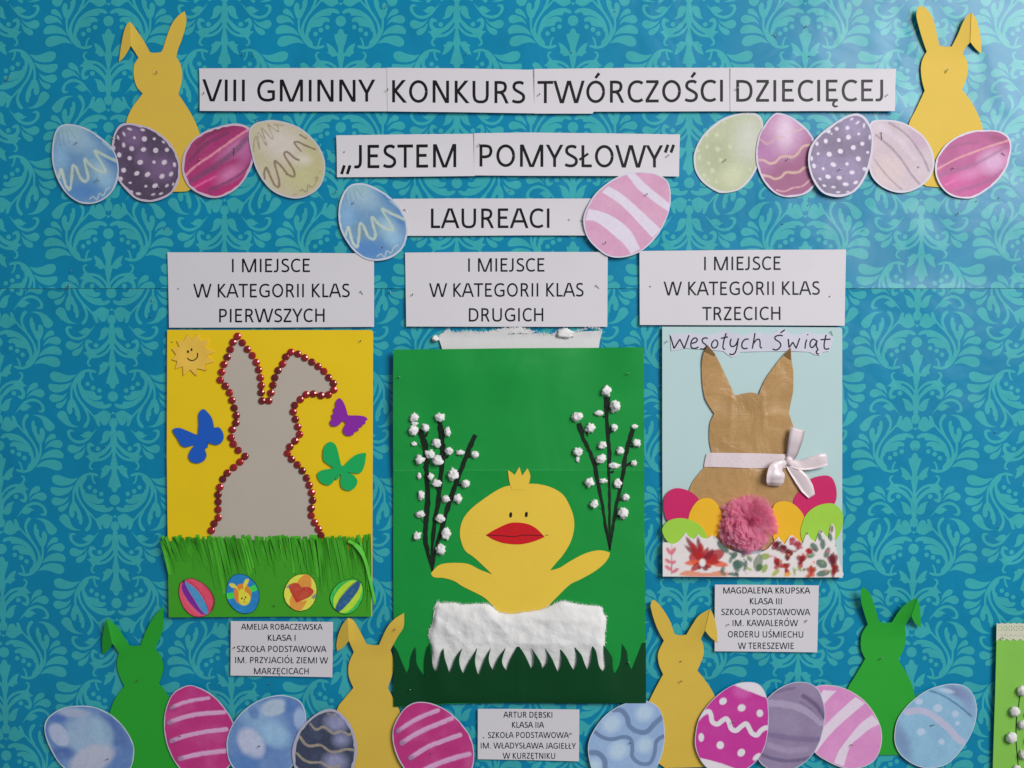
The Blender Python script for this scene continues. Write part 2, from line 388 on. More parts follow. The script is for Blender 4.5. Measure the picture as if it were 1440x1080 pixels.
# ---------------------------------------------------------------- lettering (a plain humanist sans drawn as strokes)
GL = {
 'A': (.90, [[(.02,-.08),(.43,1.08)],[(.47,1.08),(.88,-.08)],[(.17,.34),(.73,.34)]]),
 'B': (.845, [[(.195,0),(.195,1)],[(.195,.937,1),(.40,.937,1),(.57,.90),(.64,.76),(.57,.61),(.42,.55,1),(.195,.55,1)],[(.195,.55,1),(.46,.545,1),(.65,.47),(.70,.29),(.63,.12),(.44,.063,1),(.195,.063,1)]]),
 'C': (.83, [[(.76,.86),(.66,.92),(.53,.945),(.36,.91),(.22,.78),(.155,.58),(.155,.42),(.21,.22),(.34,.09),(.51,.055),(.65,.08),(.76,.14)]]),
 'D': (.955, [[(.195,0),(.195,1)],[(.195,.937,1),(.42,.937,1),(.62,.89),(.76,.74),(.805,.50),(.76,.26),(.62,.11),(.42,.063,1),(.195,.063,1)]]),
 'E': (.76, [[(.195,0),(.195,1)],[(.195,.94),(.655,.94)],[(.195,.53),(.60,.53)],[(.195,.06),(.67,.06)]]),
 'G': (.98, [[(.83,.86),(.72,.925),(.57,.945),(.38,.91),(.23,.78),(.155,.58),(.155,.42),(.22,.21),(.36,.09),(.55,.055),(.70,.075),(.825,.13)],[(.825,.08),(.825,.51)],[(.55,.455),(.885,.455)]]),
 'H': (.967, [[(.195,0),(.195,1)],[(.772,0),(.772,1)],[(.195,.53),(.772,.53)]]),
 'I': (.391, [[(.195,0),(.195,1)]]),
 'J': (.495, [[(.30,1,1),(.30,.30,1),(.275,.14),(.19,.06),(.09,.055),(.02,.07)]]),
 'K': (.807, [[(.195,0),(.195,1)],[(.72,1.07),(.22,.47)],[(.25,.55),(.77,-.07)]]),
 'L': (.652, [[(.195,0),(.195,1)],[(.195,.06),(.60,.06)]]),
 'M': (1.328, [[(.20,0),(.20,1)],[(1.128,0),(1.128,1)],[(.20,1.08),(.645,-.03)],[(.685,-.03),(1.128,1.08)]]),
 'N': (1.003, [[(.195,0),(.195,1)],[(.808,0),(.808,1)],[(.20,1.05),(.80,-.05)]]),
 'O': (1.028, [[(.514+.36*math.cos(t*math.pi/8), .5+.445*math.sin(t*math.pi/8)) for t in range(17)]]),
 'P': (.803, [[(.195,0),(.195,1)],[(.195,.937,1),(.40,.937,1),(.58,.89),(.65,.71),(.58,.51),(.40,.44,1),(.195,.44,1)]]),
 'R': (.843, [[(.195,0),(.195,1)],[(.195,.937,1),(.40,.937,1),(.57,.89),(.63,.73),(.57,.56),(.40,.49,1),(.195,.49,1)],[(.38,.49),(.52,.38),(.735,-.08)]]),
 'S': (.713, [[(.60,.88),(.50,.935),(.38,.945),(.23,.90),(.165,.76),(.21,.63),(.36,.53),(.50,.45),(.60,.35),(.60,.19),(.49,.08),(.34,.055),(.20,.075),(.10,.12)]]),
 'T': (.756, [[(.02,.94),(.736,.94)],[(.378,0),(.378,1)]]),
 'U': (.997, [[(.195,1,1),(.195,.36,1),(.24,.16),(.37,.065),(.50,.05),(.63,.065),(.76,.16),(.802,.36,1),(.802,1,1)]]),
 'V': (.88, [[(.03,1.08),(.43,-.08)],[(.45,-.08),(.85,1.08)]]),
 'W': (1.382, [[(.03,1.08),(.37,-.08)],[(.37,-.08),(.685,1.06)],[(.695,1.06),(1.01,-.08)],[(1.01,-.08),(1.35,1.08)]]),
 'Y': (.756, [[(.02,1.08),(.378,.40)],[(.736,1.08),(.378,.40)],[(.378,.46),(.378,0)]]),
 'Z': (.727, [[(.09,.94),(.65,.94)],[(.615,.93),(.11,.07)],[(.07,.06),(.66,.06)]]),
 '.': (.39, [[(.195,0),(.195,.14)]]),
 ' ': (.35, []),
 '„': (.62, [[(.19,.13),(.06,-.26)],[(.45,.13),(.32,-.26)]]),
 '”': (.62, [[(.24,1.04),(.11,.68)],[(.50,1.04),(.37,.68)]]),
}
ACC = {'Ó': ('O', .52), 'Ś': ('S', .40), 'Ć': ('C', .52)}
def text(s, x0, x1, b0, b1, cap, wt=.128, n=3):
    """polygons of a line of capitals fitted between x0 and x1, baseline b0 (left) to b1 (right)"""
    polys = []; x = 0
    for ch in s:
        clip = True; g = ch; extra = []
        if ch in ACC:
            g, cx = ACC[ch]; extra = [taper([(cx - .02, 1.12, .12), (cx + .15, 1.34, .14)], sm=False)]
        elif ch == 'Ę': g = 'E'; extra = [taper([(.56,.03,.09),(.47,-.07,.10),(.46,-.17,.11),(.54,-.24,.10),(.66,-.22,.07)], 3)]
        elif ch == 'Ł': g = 'L'; extra = [taper([(.03,.33,.11),(.44,.62,.11)], sm=False)]
        adv, st = GL[g]
        lo, hi = (-.5, 1.2) if g in '„”' else (-0.012, 1.012)
        for p in st:
            q = clipy(taper(p, n, wd=wt), lo, hi)
            if len(q) > 2: polys.append([(a + x, b) for a, b in q])
        for q in extra: polys.append([(a + x, b) for a, b in q])
        x += adv
    l = min(a for p in polys for a, b in p); r = max(a for p in polys for a, b in p)
    k = (x1 - x0) / (r - l); out = []
    for p in polys:
        out.append([(x0 + (a - l) * k, (b0 + (b1 - b0) * (a - l) / (r - l)) - b * cap) for a, b in p])
    return out

# ---------------------------------------------------------------- paper strips, signs and labels
def curl(cx, cy, w_, h_, a, b_=0, tw=0, seed=0, amp=0.15):
    return lambda x, y: a * ((x - cx) / w_) ** 2 + b_ * ((y - cy) / h_) ** 2 + tw * (x - cx) * (y - cy) / (w_ * h_) + amp * (vn(x, y, 70, seed) + 1)
def strip(corners, h0, texts, label, group, a=0.4, b=0.8, tw=0.3, seed=1, ink='ink', blue=(), name='title_strip', cat='paper strip', grid=10):
    cx = sum(p[0] for p in corners) / len(corners); cy = sum(p[1] for p in corners) / len(corners)
    w_ = (max(p[0] for p in corners) - min(p[0] for p in corners)) / 2; h_ = (max(p[1] for p in corners) - min(p[1] for p in corners)) / 2
    l1 = []; l2 = []
    for i, t in enumerate(texts): (l2 if i in blue else l1).extend(text(*t, wt=(.165 if name == 'name_label' else .135)))
    o = sheet(name, corners, h0, [M['white'], M[ink], M['ink_blue']], 0.12, grid, curl(cx, cy, w_, h_, a, b, tw, seed), [(l1, 1), (l2, 2)])
    return tag(o, label, cat, group)
G1 = 'title strips across the top'
strip([(280.5,96.5),(400,96),(546,96.5),(546,157),(420,157),(281.5,156.5)], 1.9, [('VIII GMINNY', 284.7, 528, 142.6, 143.2, 30.6)], 'white paper strip reading VIII GMINNY, first of the top title line', G1, seed=1, tw=-.4)
strip([(544.3,96),(650,96.5),(752.5,98.5),(752,160),(640,158),(545,157)], 2.4, [('KONKURS', 551.5, 738.5, 144.2, 145.6, 31.2)], 'white paper strip reading KONKURS in the top title line', G1, seed=2)
strip([(751.3,97.8),(900,95.8),(1028,95.8),(1028,156.8),(930,157),(835,157.2),(833,160),(751.3,160)], 2.9, [('TWÓRCZOŚCI', 755.7, 1016.5, 145.4, 143.2, 30.8)], 'white paper strip reading TWÓRCZOŚCI in the top title line', G1, seed=3)
strip([(1026.6,95.8),(1140,96.2),(1259.5,97.2),(1257.8,156.8),(1140,156.5),(1026.6,157)], 3.4, [('DZIECIĘCEJ', 1035, 1241.7, 143.3, 142.6, 30.4)], 'white paper strip reading DZIECIĘCEJ, last of the top title line', G1, seed=4)
G2 = 'title strips of the second line'
strip([(473.3,191),(560,189.5),(668,188.5),(668,248),(560,249),(474.2,249.6)], 1.9, [('„JESTEM', 478.5, 641.7, 236.9, 235.4, 32.4)], 'white paper strip reading JESTEM after an opening quotation mark', G2, seed=5, b=1.2)
strip([(666.7,188),(740,186.8),(850,187.8),(956,189.5),(954.5,248.7),(850,247.8),(740,247.5),(666.7,247)], 2.4, [('POMYSŁOWY”', 674.3, 949.3, 234.4, 236, 31)], 'white paper strip reading POMYSŁOWY before a closing quotation mark', G2, seed=6, b=1.2)
strip([(553,280),(640,279.3),(740,279.4),(846,279.4),(846,331.5),(740,331.2),(640,331.8),(553,331.8)], 1.7, [('LAUREACI', 606, 772.7, 320.8, 320.6, 27.4)], 'white paper strip reading LAUREACI between the blue and pink eggs', None, seed=7)
G3 = 'category signs above the three winning cards'
KAT = 'W KATEGORII KLAS'
strip([(236,355),(380,355.3),(526,356.5),(526.3,459.7),(380,460.6),(238,460.8)], 1.9, [('I MIEJSCE',326.3,436,383,382.6,18.8),(KAT,271.7,492,418.4,418,19),('PIERWSZYCH',308.3,456.7,453.4,453,19)], 'white sign ending in PIERWSZYCH above the rhinestone bunny card', G3, 0.3, .5, .3, 8, name='category_sign', cat='sign')
strip([(569.7,355.3),(710,354.3),(854.6,354.6),(854,459.6),(710,459.6),(571.5,459.2)], 1.9, [('I MIEJSCE',658.3,765.7,382.2,382,18.8),(KAT,603.3,820.7,417.6,417,19),('DRUGICH',659.3,764,452.3,452,18.8)], 'white sign ending in DRUGICH above the chick card', G3, .3, .5, -.3, 9, name='category_sign', cat='sign')
strip([(899,353.2),(1050,351.5),(1189.6,351),(1187.2,458.2),(1050,457.5),(899.6,457)], 2.0, [('I MIEJSCE',990,1097.7,380.2,379.6,19),(KAT,933,1152.7,415.4,414.6,19),('TRZECICH',987.3,1097.3,450.6,450,18.8)], 'white sign ending in TRZECICH above the brown bunny card', G3, .6, .4, .4, 10, name='category_sign', cat='sign')
G4 = 'small name labels below the cards'
strip([(325,873),(468.6,874.4),(467.6,952),(324.4,949.6)], 1.6, [('AMELIA ROBACZEWSKA',339.3,454,885.2,885.6,8.2),('KLASA I',376.7,415.7,900.9,901,8.4),('SZKOŁA PODSTAWOWA',333.3,459.3,916.6,916.9,8.6),('IM. PRZYJACIÓŁ ZIEMI W',331,461.7,932.2,932.8,8.6),('MARZĘCICACH',357.3,434.3,947.8,948,8.6)], 'small white label ending in MARZĘCICACH below the rhinestone bunny card', G4, .5, .3, .2, 11, blue=(2,3,4), name='name_label', cat='label')
strip([(672,996.3),(814.8,997.3),(814,1070),(671.8,1067.2)], 1.6, [('ARTUR DĘBSKI',707.7,776.7,1008.8,1009.2,8.2),('KLASA IIA',720,765.3,1023.2,1023.4,8.2),('SZKOŁA PODSTAWOWA',686,800,1037.6,1037.6,8.2),('IM. WŁADYSŁAWA JAGIEŁŁY',676,810,1052.2,1052.8,8.2),('W KURZĘTNIKU',706.7,780.7,1066.6,1066.8,8.2)], 'small white label ending in W KURZĘTNIKU below the chick card', G4, .5, .3, .2, 12, blue=(2,3,4), name='name_label', cat='label')
strip([(1005,821.7),(1151.2,823),(1148.8,917),(1004.8,915.6)], 1.5, [('MAGDALENA KRUPSKA',1016.7,1139.3,834.4,834.6,8.6),('KLASA III',1054.3,1099.3,849.6,849.8,8.6),('SZKOŁA PODSTAWOWA',1014,1139.3,864.8,865,8.8),('IM. KAWALERÓW',1030,1122.3,880.4,880.4,8.8),('ORDERU UŚMIECHU',1023.3,1129.3,896.2,896.4,8.8),('W TERESZEWIE',1037.3,1116,912.4,912.4,8.8)], 'small white label ending in W TERESZEWIE below the brown bunny card', G4, .5, .3, .2, 13, blue=(2,3,4,5), name='name_label', cat='label')

# ---------------------------------------------------------------- paper bunnies
def bunny(F_, body, flap, mat, h0, label, h_ear=0, bendf=None, flap_h=1.2, flap_base=None):
    out = smooth(F_(body), True, 5)
    cx = sum(p[0] for p in out) / len(out); cy = sum(p[1] for p in out) / len(out)
    y0 = min(p[1] for p in out); x0 = cx
    bf = bendf or (lambda x, y: h_ear * np.clip((y0 + 75 - y) / 75, 0, 1) ** 1.3 + 0.25 * (vn(x, y, 80, int(cx)) + 1) + 0.5 * ((x - cx) / 60) ** 2)
    (ax, ay), (bx, by) = F_(flap)[0][:2], F_(flap)[1][:2]     # the fold line
    L = math.hypot(bx - ax, by - ay); nx, ny = -(by - ay) / L, (bx - ax) / L
    def segd(x, y):
        t = np.clip(((x - ax) * (bx - ax) + (y - ay) * (by - ay)) / (L * L), 0, 1); return np.hypot(x - ax - t * (bx - ax), y - ay - t * (by - ay))
    bf0 = bf; bf = lambda x, y: bf0(x, y) + flap_h * np.exp(-segd(x, y) / 11.0)
    o = sheet('paper_bunny', out, h0, [M[mat]], 0.35, 5, bf)
    tag(o, label, 'paper bunny', 'paper bunny cut-outs')
    fl = smooth(F_(flap), True, 4)
    def fb(x, y):
        d = np.abs((x - ax) * nx + (y - ay) * ny)
        return bf0(x, y) + 0.4 + flap_h * np.clip(1.0 - d / 15.0, -0.25, 1) 
    f = sheet('folded_ear', fl, h0 + 0.05, [M[mat]], 0.35, 6, fb, parent=o)
    return o
T1 = F(140, 0, 5.4)
bunny(T1, [(238,172,1),(270,210),(330,300),(365,360),(383,394),(402,402),(455,400),(480,380),(510,290),(550,190),(600,125),(650,90,1),(663,140),(655,210),(625,310),(600,370),(583,435,1),(612,480),(628,550),(625,620),(600,715,1),(650,790),(710,890),(760,1010),(795,1180),(775,1320),(700,1430),(658,1455,1),(540,1458,1),(420,1400),(300,1330),(230,1240),(195,1080),(205,930),(250,820),(330,712,1),(285,660),(262,580),(264,500),(298,440,1),(243,352,1)],
      [(238,172,1),(245,352,1),(195,432),(150,473,1),(160,400),(185,270),(208,205)], 'yellow', 0.9, 'yellow paper bunny with left ear folded, behind purple and magenta eggs at upper left', 1.2)
T2 = F(1260, 0, 5.4)
bunny(T2, [(150,68,1),(190,66),(230,98),(270,160),(298,250),(325,350,1),(370,358),(418,357,1),(460,270),(490,190),(520,135),(550,113,1),(552,330,1),(520,370),(503,412,1),(530,450),(546,510),(535,590),(500,680,1),(560,760),(610,850),(645,940),(665,1050),(660,1200),(600,1330),(490,1420),(335,1424,1),(230,1415,1),(130,1350),(70,1200),(70,1060),(100,930),(150,830),(216,690,1),(195,610),(187,520),(200,450),(230,395,1),(200,320),(165,220),(140,130)],
      [(550,113,1),(552,328,1),(600,380),(643,410,1),(635,310),(618,240),(590,160)], 'yellow', 0.9, 'pale yellow paper bunny with right ear folded, at upper right behind the magenta egg', 5.5)
T3 = F(120, 820, 6)
bunny(T3, [(200,290,1),(240,318),(300,390),(350,480),(380,524,1),(425,528),(472,520,1),(505,430),(560,320),(620,240),(666,195,1),(668,260),(655,400),(592,550,1),(640,620),(660,700),(650,770),(622,845,1),(690,930),(740,1020),(780,1150),(790,1350),(780,1600),(700,1690,1),(250,1690,1),(190,1500),(180,1250),(200,1120),(250,980),(330,868,1),(290,780),(270,700),(275,640),(290,590,1),(243,500,1)],
      [(200,290,1),(243,500,1),(200,565),(148,600,1),(150,480),(170,380)], 'green', 0.9, 'green paper bunny with left ear folded, at lower left behind the big blue egg', 3.0, flap_h=3.5)
T4 = F(400, 840, 4.5)
def bf4(x, y): return 4.2 * np.clip((925 - y) / 45, 0, 1) ** 1.2 * np.clip((x - 500) / 40, 0.35, 1) + 0.3 * (vn(x, y, 70, 4) + 1)
bunny(T4, [(405,124,1),(440,142),(480,210),(520,292,1),(560,300),(600,298,1),(650,190),(700,130),(760,92,1),(757,180),(720,242),(672,330,1),(690,400),(685,480),(655,572,1),(690,640),(730,720),(755,820),(770,960),(745,1060),(735,1085,1),(380,1090,1),(320,1020),(310,850),(335,705),(380,640),(437,572,1),(408,500),(408,420),(440,345,1),(410,268,1)],
      [(405,124,1),(412,268,1),(375,312),(334,341,1),(330,300),(342,235),(370,170)], 'yellow', 0.9, 'ochre yellow paper bunny between the rhinestone bunny card and the chick card', 0, bf4, flap_h=2.5)
T5 = F(800, 830, 4.32)
bunny(T5, [(493,92,1),(500,62),(518,56),(560,100),(610,180),(640,263,1),(670,272),(712,268,1),(745,210),(785,150),(850,107,1),(822,240,1),(800,292,1),(816,340),(815,400),(780,487,1),(830,550),(880,630),(915,740),(920,900),(880,1030),(820,1072,1),(585,1079,1),(520,1030),(440,950),(430,820),(470,710),(520,605),(572,510,1),(547,450),(542,380),(576,305,1),(540,240),(510,160)],
      [(850,107,1),(822,240,1),(860,285),(902,318,1),(895,230),(875,150)], 'yellow', 1.0, 'yellow paper bunny with right ear folded over the corner of a small label', 3.5, flap_h=2.0)
T6 = F(1120, 810, 4)
bunny(T6, [(350,85,1),(353,66),(363,57),(400,90),(430,160),(460,252,1),(495,262),(533,256,1),(570,190),(610,145),(660,111,1),(632,216,1),(605,280,1),(613,340),(603,410),(572,470,1),(620,550),(655,630),(675,740),(680,880),(650,960),(600,1005,1),(400,1005,1),(330,960),(270,900),(255,800),(285,640),(330,560),(386,465,1),(363,410),(365,330),(398,270,1),(375,205),(355,140)],
      [(660,111,1),(632,216,1),(660,262),(697,289,1),(692,230),(680,170)], 'green', 1.0, 'green paper bunny with right ear folded, at lower right between two eggs', 7.0, flap_h=3.5)

# ---------------------------------------------------------------- printed eggs
class Paint:
    def __init__(s, X, Y, base, e=0.62, grain=0.06, seed=1):
        s.X, s.Y, s.e = X, Y, e
        s.c = np.tile(np.array(C(*base, e)), (len(X), 1)); s.seed = seed; s.grain = grain
    def mix(s, m, col):
        m = np.clip(m, 0, 1)[:, None]; s.c = s.c * (1 - m) + np.array(C(*col, s.e)) * m
    def ell(s, cx, cy, rx, ry=None, ang=0, soft=1.0):
        ry = ry or rx; a = math.radians(ang); dx, dy = s.X - cx, s.Y - cy
        u = (dx * math.cos(a) + dy * math.sin(a)) / rx; v = (-dx * math.sin(a) + dy * math.cos(a)) / ry
        r = np.sqrt(u * u + v * v); k = soft / min(rx, ry)
        return np.clip((1 - r) / k + 0.5, 0, 1)
    def dist(s, pts):
        d = np.full(len(s.X), 1e9)
        for (x1, y1), (x2, y2) in zip(pts[:-1], pts[1:]):
            vx, vy = x2 - x1, y2 - y1; L = vx * vx + vy * vy + 1e-9
            t = np.clip(((s.X - x1) * vx + (s.Y - y1) * vy) / L, 0, 1)
            d = np.minimum(d, np.hypot(s.X - x1 - t * vx, s.Y - y1 - t * vy))
        return d
    def line(s, pts, wd, soft=0.8, rough=0.0):
        d = s.dist(smooth(pts, False, 6) if len(pts) > 2 else [p[:2] for p in pts])
        if rough: d = d + rough * vn(s.X, s.Y, 4, s.seed)
        return np.clip((wd / 2 - d) / soft + 0.5, 0, 1)
    def poly(s, pts, soft=0.8):
        p = smooth(pts, True, 5); ins = inpoly(s.X, s.Y, p); d = s.dist(p + [p[0]])
        return np.clip(np.where(ins, d, -d) / soft + 0.5, 0, 1)
    def wash(s, sc_, amt, light=(255, 255, 255), dark=(0, 0, 0)):
        n = vn(s.X, s.Y, sc_, s.seed, 3)
        s.mix(np.clip(n, 0, 1) * amt, light); s.mix(np.clip(-n, 0, 1) * amt, dark)
    def done(s):
        g = 1 + s.grain * vn(s.X, s.Y, 3, s.seed + 3, 2); return np.clip(s.c * g[:, None], 0.003, 0.86)
def polar_egg(name, outl, margin, paintf, h0, label=None, cat=None, group=None, parent=None, step=1.15, mcol=(0.70, 0.66, 0.74), bend=(0.5, 0.3), thick=0.2, seed=1, mat='print', origin=None, wob=0.35):
    out = densify(outl, 1.5); cx = sum(p[0] for p in out) / len(out); cy = sum(p[1] for p in out) / len(out)
    ang = np.array([math.atan2(p[1] - cy, p[0] - cx) for p in out]); rad = np.array([math.hypot(p[0] - cx, p[1] - cy) for p in out])
    o_ = np.argsort(ang); ang = ang[o_]; rad = rad[o_]
    R = rad.mean(); ns = int(2 * math.pi * R / step); th = np.linspace(-math.pi, math.pi, ns, endpoint=False)
    rr = np.interp(th, ang, rad, period=2 * math.pi)
    mg = margin * (1 + wob * vn(th * 9, th * 0 + seed, 1.2, seed))
    ri = rr - mg; nr = int(R / step)
    rings = [ri * (k / nr) for k in range(1, nr + 1)] + ([ri + 0.25] if margin > 0 else []) + [rr]
    npr = nr if margin > 0 else nr + 1
    X = [np.array([cx])] + [cx + r * np.cos(th) for r in rings]; Y = [np.array([cy])] + [cy + r * np.sin(th) for r in rings]
    X = np.concatenate(X); Y = np.concatenate(Y)
    cols = np.tile(np.array(mcol), (len(X), 1)); n_in = 1 + npr * ns; cols[:n_in] = paintf(X[:n_in], Y[:n_in])
    def bf(x, y): return bend[0] * ((x - cx) / R) ** 2 + bend[1] * ((y - cy) / R) ** 2 + 0.12 * (vn(x, y, 40, seed) + 1) + (bend[2] * (x - cx) / R if len(bend) > 2 else 0) + (bend[3] * (y - cy) / R if len(bend) > 3 else 0)
    H = h0 + bf(X, Y); k = 1 - h0 * 0.001 / DC
    def w3(x, y, h): return np.stack([(x - 720) * S * k, -h * 0.001, (540 - y) * S * k], 1)
    top = w3(X, Y, H + thick); nR = len(rings); last = 1 + (nR - 1) * ns
    ex, ey, eh = X[last:], Y[last:], H[last:]
    V = np.concatenate([top, w3(ex, ey, eh + thick), w3(ex, ey, eh)]); nt = len(top)
    j = np.arange(ns); j2 = (j + 1) % ns; Fs = [np.stack([np.zeros(ns, int), 1 + j, 1 + j2], 1)]
    for q in range(nR - 1):
        a = 1 + q * ns; b = a + ns
        Fs += [np.stack([a + j, b + j, b + j2], 1), np.stack([a + j, b + j2, a + j2], 1)]
    nf = sum(len(f) for f in Fs)
    Fs += [np.stack([nt + j, nt + ns + j, nt + ns + j2], 1), np.stack([nt + j, nt + ns + j2, nt + j2], 1)]
    cb = len(V); V = np.concatenate([V, w3(np.array([cx]), np.array([cy]), np.array([h0 - max(0.3, float((H - h0).max()) - 0.2)]))])
    Fs += [np.stack([np.full(ns, cb), nt + ns + j2, nt + ns + j], 1)]
    Fs = np.concatenate(Fs); smf = np.zeros(len(Fs), bool); smf[:nf] = True
    cols = np.concatenate([cols, np.tile(np.array(mcol), (2 * ns + 1, 1))])
    a = top[Fs[0][1]] - top[Fs[0][0]]; b = top[Fs[0][2]] - top[Fs[0][0]]
    if a[2] * b[0] - a[0] * b[2] > 0: Fs = Fs[:, ::-1]
    if origin is None: origin = np.array([(cx - 720) * S * k, -h0 * 0.001, (540 - cy) * S * k])
    o = link(name, V, Fs, M[mat], None, parent, origin, smf, cols)
    return tag(o, label, cat, group)
GE = 'printed paper easter eggs'
def egg(F_, pts, paintf, h0, label, margin=3.3, mcol=(0.66, 0.62, 0.71), bend=(0.5, 0.3), seed=1, wob=.3):
    return polar_egg('paper_egg', smooth(F_(pts), True, 6), margin, paintf, h0, label, 'paper egg', GE, mcol=mcol, bend=bend, seed=seed, wob=wob)
def dots(P, F_, L, col, e=1.0, soft=0.9, k=1.0):
    s = F_([(1, 0)])[0][0] - F_([(0, 0)])[0][0]
    for d in L:
        x, y = F_([(d[0], d[1])])[0]; r = d[2] * s; r2 = (d[3] if len(d) > 3 else d[2]) * s
        P.mix(P.ell(x, y, r, r2, d[4] if len(d) > 4 else 0, soft) * k, col)
A1 = F(50, 150, 6); A2 = F(240, 150, 6); A3 = F(960, 140, 6); A4 = F(1200, 140, 6)
def blue_squiggle(F_, sc_, e=0.58):
    def f(X, Y):
        P = Paint(X, Y, (104, 142, 174), e, 0.07, 3); T = lambda L: F_([(a * sc_, b * sc_) for a, b in L])
        P.wash(26, 0.35, (150, 180, 200), (70, 110, 165))
        q = lambda x, y, r, soft, c, k, r2=None, a=0: P.mix(P.ell(*T([(x, y)])[0], r * sc_ / F_s, (r2 or r) * sc_ / F_s, a, soft) * k, c)
        F_s = 1 / (F_([(1, 0)])[0][0] - F_([(0, 0)])[0][0])
        q(310, 250, 150, 22, (150, 176, 190), .8, 90, 20); q(300, 190, 90, 12, (140, 170, 168), .6, 45)
        q(560, 270, 120, 14, (62, 108, 160), .7, 45, 42); q(380, 720, 160, 14, (72, 120, 176), .8, 80); q(640, 520, 60, 12, (70, 110, 165), .7, 110)
        q(560, 545, 90, 16, (158, 188, 200), .8, 60, 30); q(210, 420, 60, 14, (128, 168, 200), .7, 90); q(600, 640, 60, 10, (140, 180, 205), .6, 50)
        q(330, 570, 70, 10, (105, 130, 145), .7, 50, 30); q(440, 520, 60, 10, (100, 130, 150), .6, 40, 40)
        for a_, b_ in (((190, 230), (210, 330)), ((225, 200), (245, 330)), ((255, 190), (290, 300)), ((280, 185), (340, 270)), ((205, 210), (170, 330))):
            P.mix(P.line(T([a_, b_]), 1.3, 1.0) * 0.4, (80, 110, 130))
        P.mix(P.line(T([(195,600),(215,530),(230,560),(255,660),(290,700),(305,620),(315,500),(345,520),(385,610),(430,630),(445,590),(420,490),(420,440),(460,490),(530,540),(590,545),(560,480),(500,375),(560,400),(640,440),(690,462)]), 3.8 * sc_, 1.2, .5) * .85, (172, 186, 172))
        P.mix(P.line(T([(215,530),(255,660),(300,690)]), 1.6 * sc_, 1.2) * .5, (196, 206, 190))
        P.mix(P.line(T([(460,780),(490,760),(520,785),(540,735),(575,750),(600,700),(630,685)]), 1.6 * sc_, 0.9) * .8, (175, 190, 190))
        P.mix(P.line(T([(570,300),(640,360)]), 3, 1.5) * .6, (165, 185, 190))
        return P.done()
    return f
e1 = egg(A1, [(270,148),(380,165),(480,210),(590,290),(650,350),(692,440),(705,540),(690,640),(640,730),(560,795),(460,822),(360,805),(260,730),(190,620),(150,500),(140,390),(155,260),(195,175)], blue_squiggle(A1, 1.0), 2.6, 'pale blue egg with yellow squiggle, leftmost of the upper left row', 2.2, (0.60,0.64,0.74), seed=1)
def p_dots(F_, L, base, hi, dotc, blobs, e=.6):
    def f(X, Y):
        P = Paint(X, Y, base, e, 0.12, 5); P.wash(18, .25, hi, (40, 32, 44))
        for x, y, r, k in blobs: P.mix(P.ell(*F_([(x, y)])[0], r / 6, r / 6, 0, r / 7) * k, hi)
        dots(P, F_, L, dotc, soft=0.9)
        return P.done()
    return f
DL = [(795,190,22,9,20),(905,197,20,10,15),(748,232,20,9,60),(698,262,18,9,70),(835,263,12),(920,273,22),(1003,272,12),(745,325,14,20),(813,355,20),(912,362,22,18,-20),(1015,370,22),(1110,365,17),(708,408,18,21),(795,435,18),(884,470,24,20,-15),(1000,468,14),(1088,470,24,19,-40),(1174,490,13,20,-10),(664,350,10,20),(745,537,20),(855,563,23,18,-30),(946,573,25,18,-35),(1068,588,23,18,-40),(1145,570,22,15,-50),(720,610,18),(800,643,13,9),(932,672,13,10),(1010,668,25,18,-30),(1110,668,18,10,-40),(1163,655,14,8,-60),(812,717,15,8,30),(870,735,22,11,5),(995,742,18,8,-15),(1060,735,18,8,-20),(1080,300,14,8,40)]
egg(A1, [(760,140),(860,150),(980,185),(1090,260),(1160,340),(1210,450),(1220,560),(1200,660),(1140,740),(1060,785),(960,805),(860,785),(780,720),(700,620),(660,500),(640,380),(660,250),(700,170)], p_dots(A1, DL, (80,66,88), (128,100,140), (196,184,196), [(820,250,90,.6),(900,400,70,.3),(1060,520,110,.6),(900,460,60,.3)]), 1.9, 'dark purple egg with white dots, at the upper left bunny', 3.2, (0.60,0.52,0.62), seed=2)
def magenta(F_, M_, e=.6, k=1.0):
    """M_: maps the left drawing frame onto the egg"""
    T = lambda L: F_(M_(L))
    def f(X, Y):
        P = Paint(X, Y, (156, 52, 104), e, 0.08, 6); P.wash(20, .25, (190, 80, 130), (100, 40, 80))
        E = lambda x, y, r, r2, a, soft, c, kk: P.mix(P.ell(*T([(x, y)])[0], r / 6, r2 / 6, a, soft) * kk, c)
        E(560, 340, 150, 50, -35, 12, (186, 120, 165), .85); E(500, 570, 110, 50, -30, 12, (196, 120, 165), .8); E(620, 400, 60, 70, 0, 12, (176, 110, 160), .6)
        E(250, 640, 120, 50, -20, 12, (190, 36, 110), .8); E(480, 720, 200, 30, -25, 8, (180, 44, 104), .8); E(430, 190, 160, 30, -10, 8, (120, 44, 78), .7)
        E(230, 330, 130, 45, -45, 12, (136, 62, 96), .6)
        L = lambda pts, wd, c, kk, soft=1.5: P.mix(P.line(T(pts), wd, soft, .6) * kk, c)
        L([(170,450),(250,360),(340,290),(480,230)], 5, (96, 54, 88), .6, 3)
        L([(130,580),(200,510),(330,420),(470,320),(600,230),(660,195)], 3.2, (206, 132, 150), .95)
        L([(160,640),(260,580),(380,500),(500,410),(570,350),(640,270)], 8, (104, 66, 100), .7, 4)
        L([(190,690),(280,640),(380,590)], 3, (206, 100, 150), .7)
        L([(330,700),(450,650),(560,590),(640,520),(690,450)], 3.5, (110, 60, 100), .75, 2)
        L([(220,320),(330,230),(420,190)], 4, (84, 48, 70), .5, 3)
        return P.done()
    return f
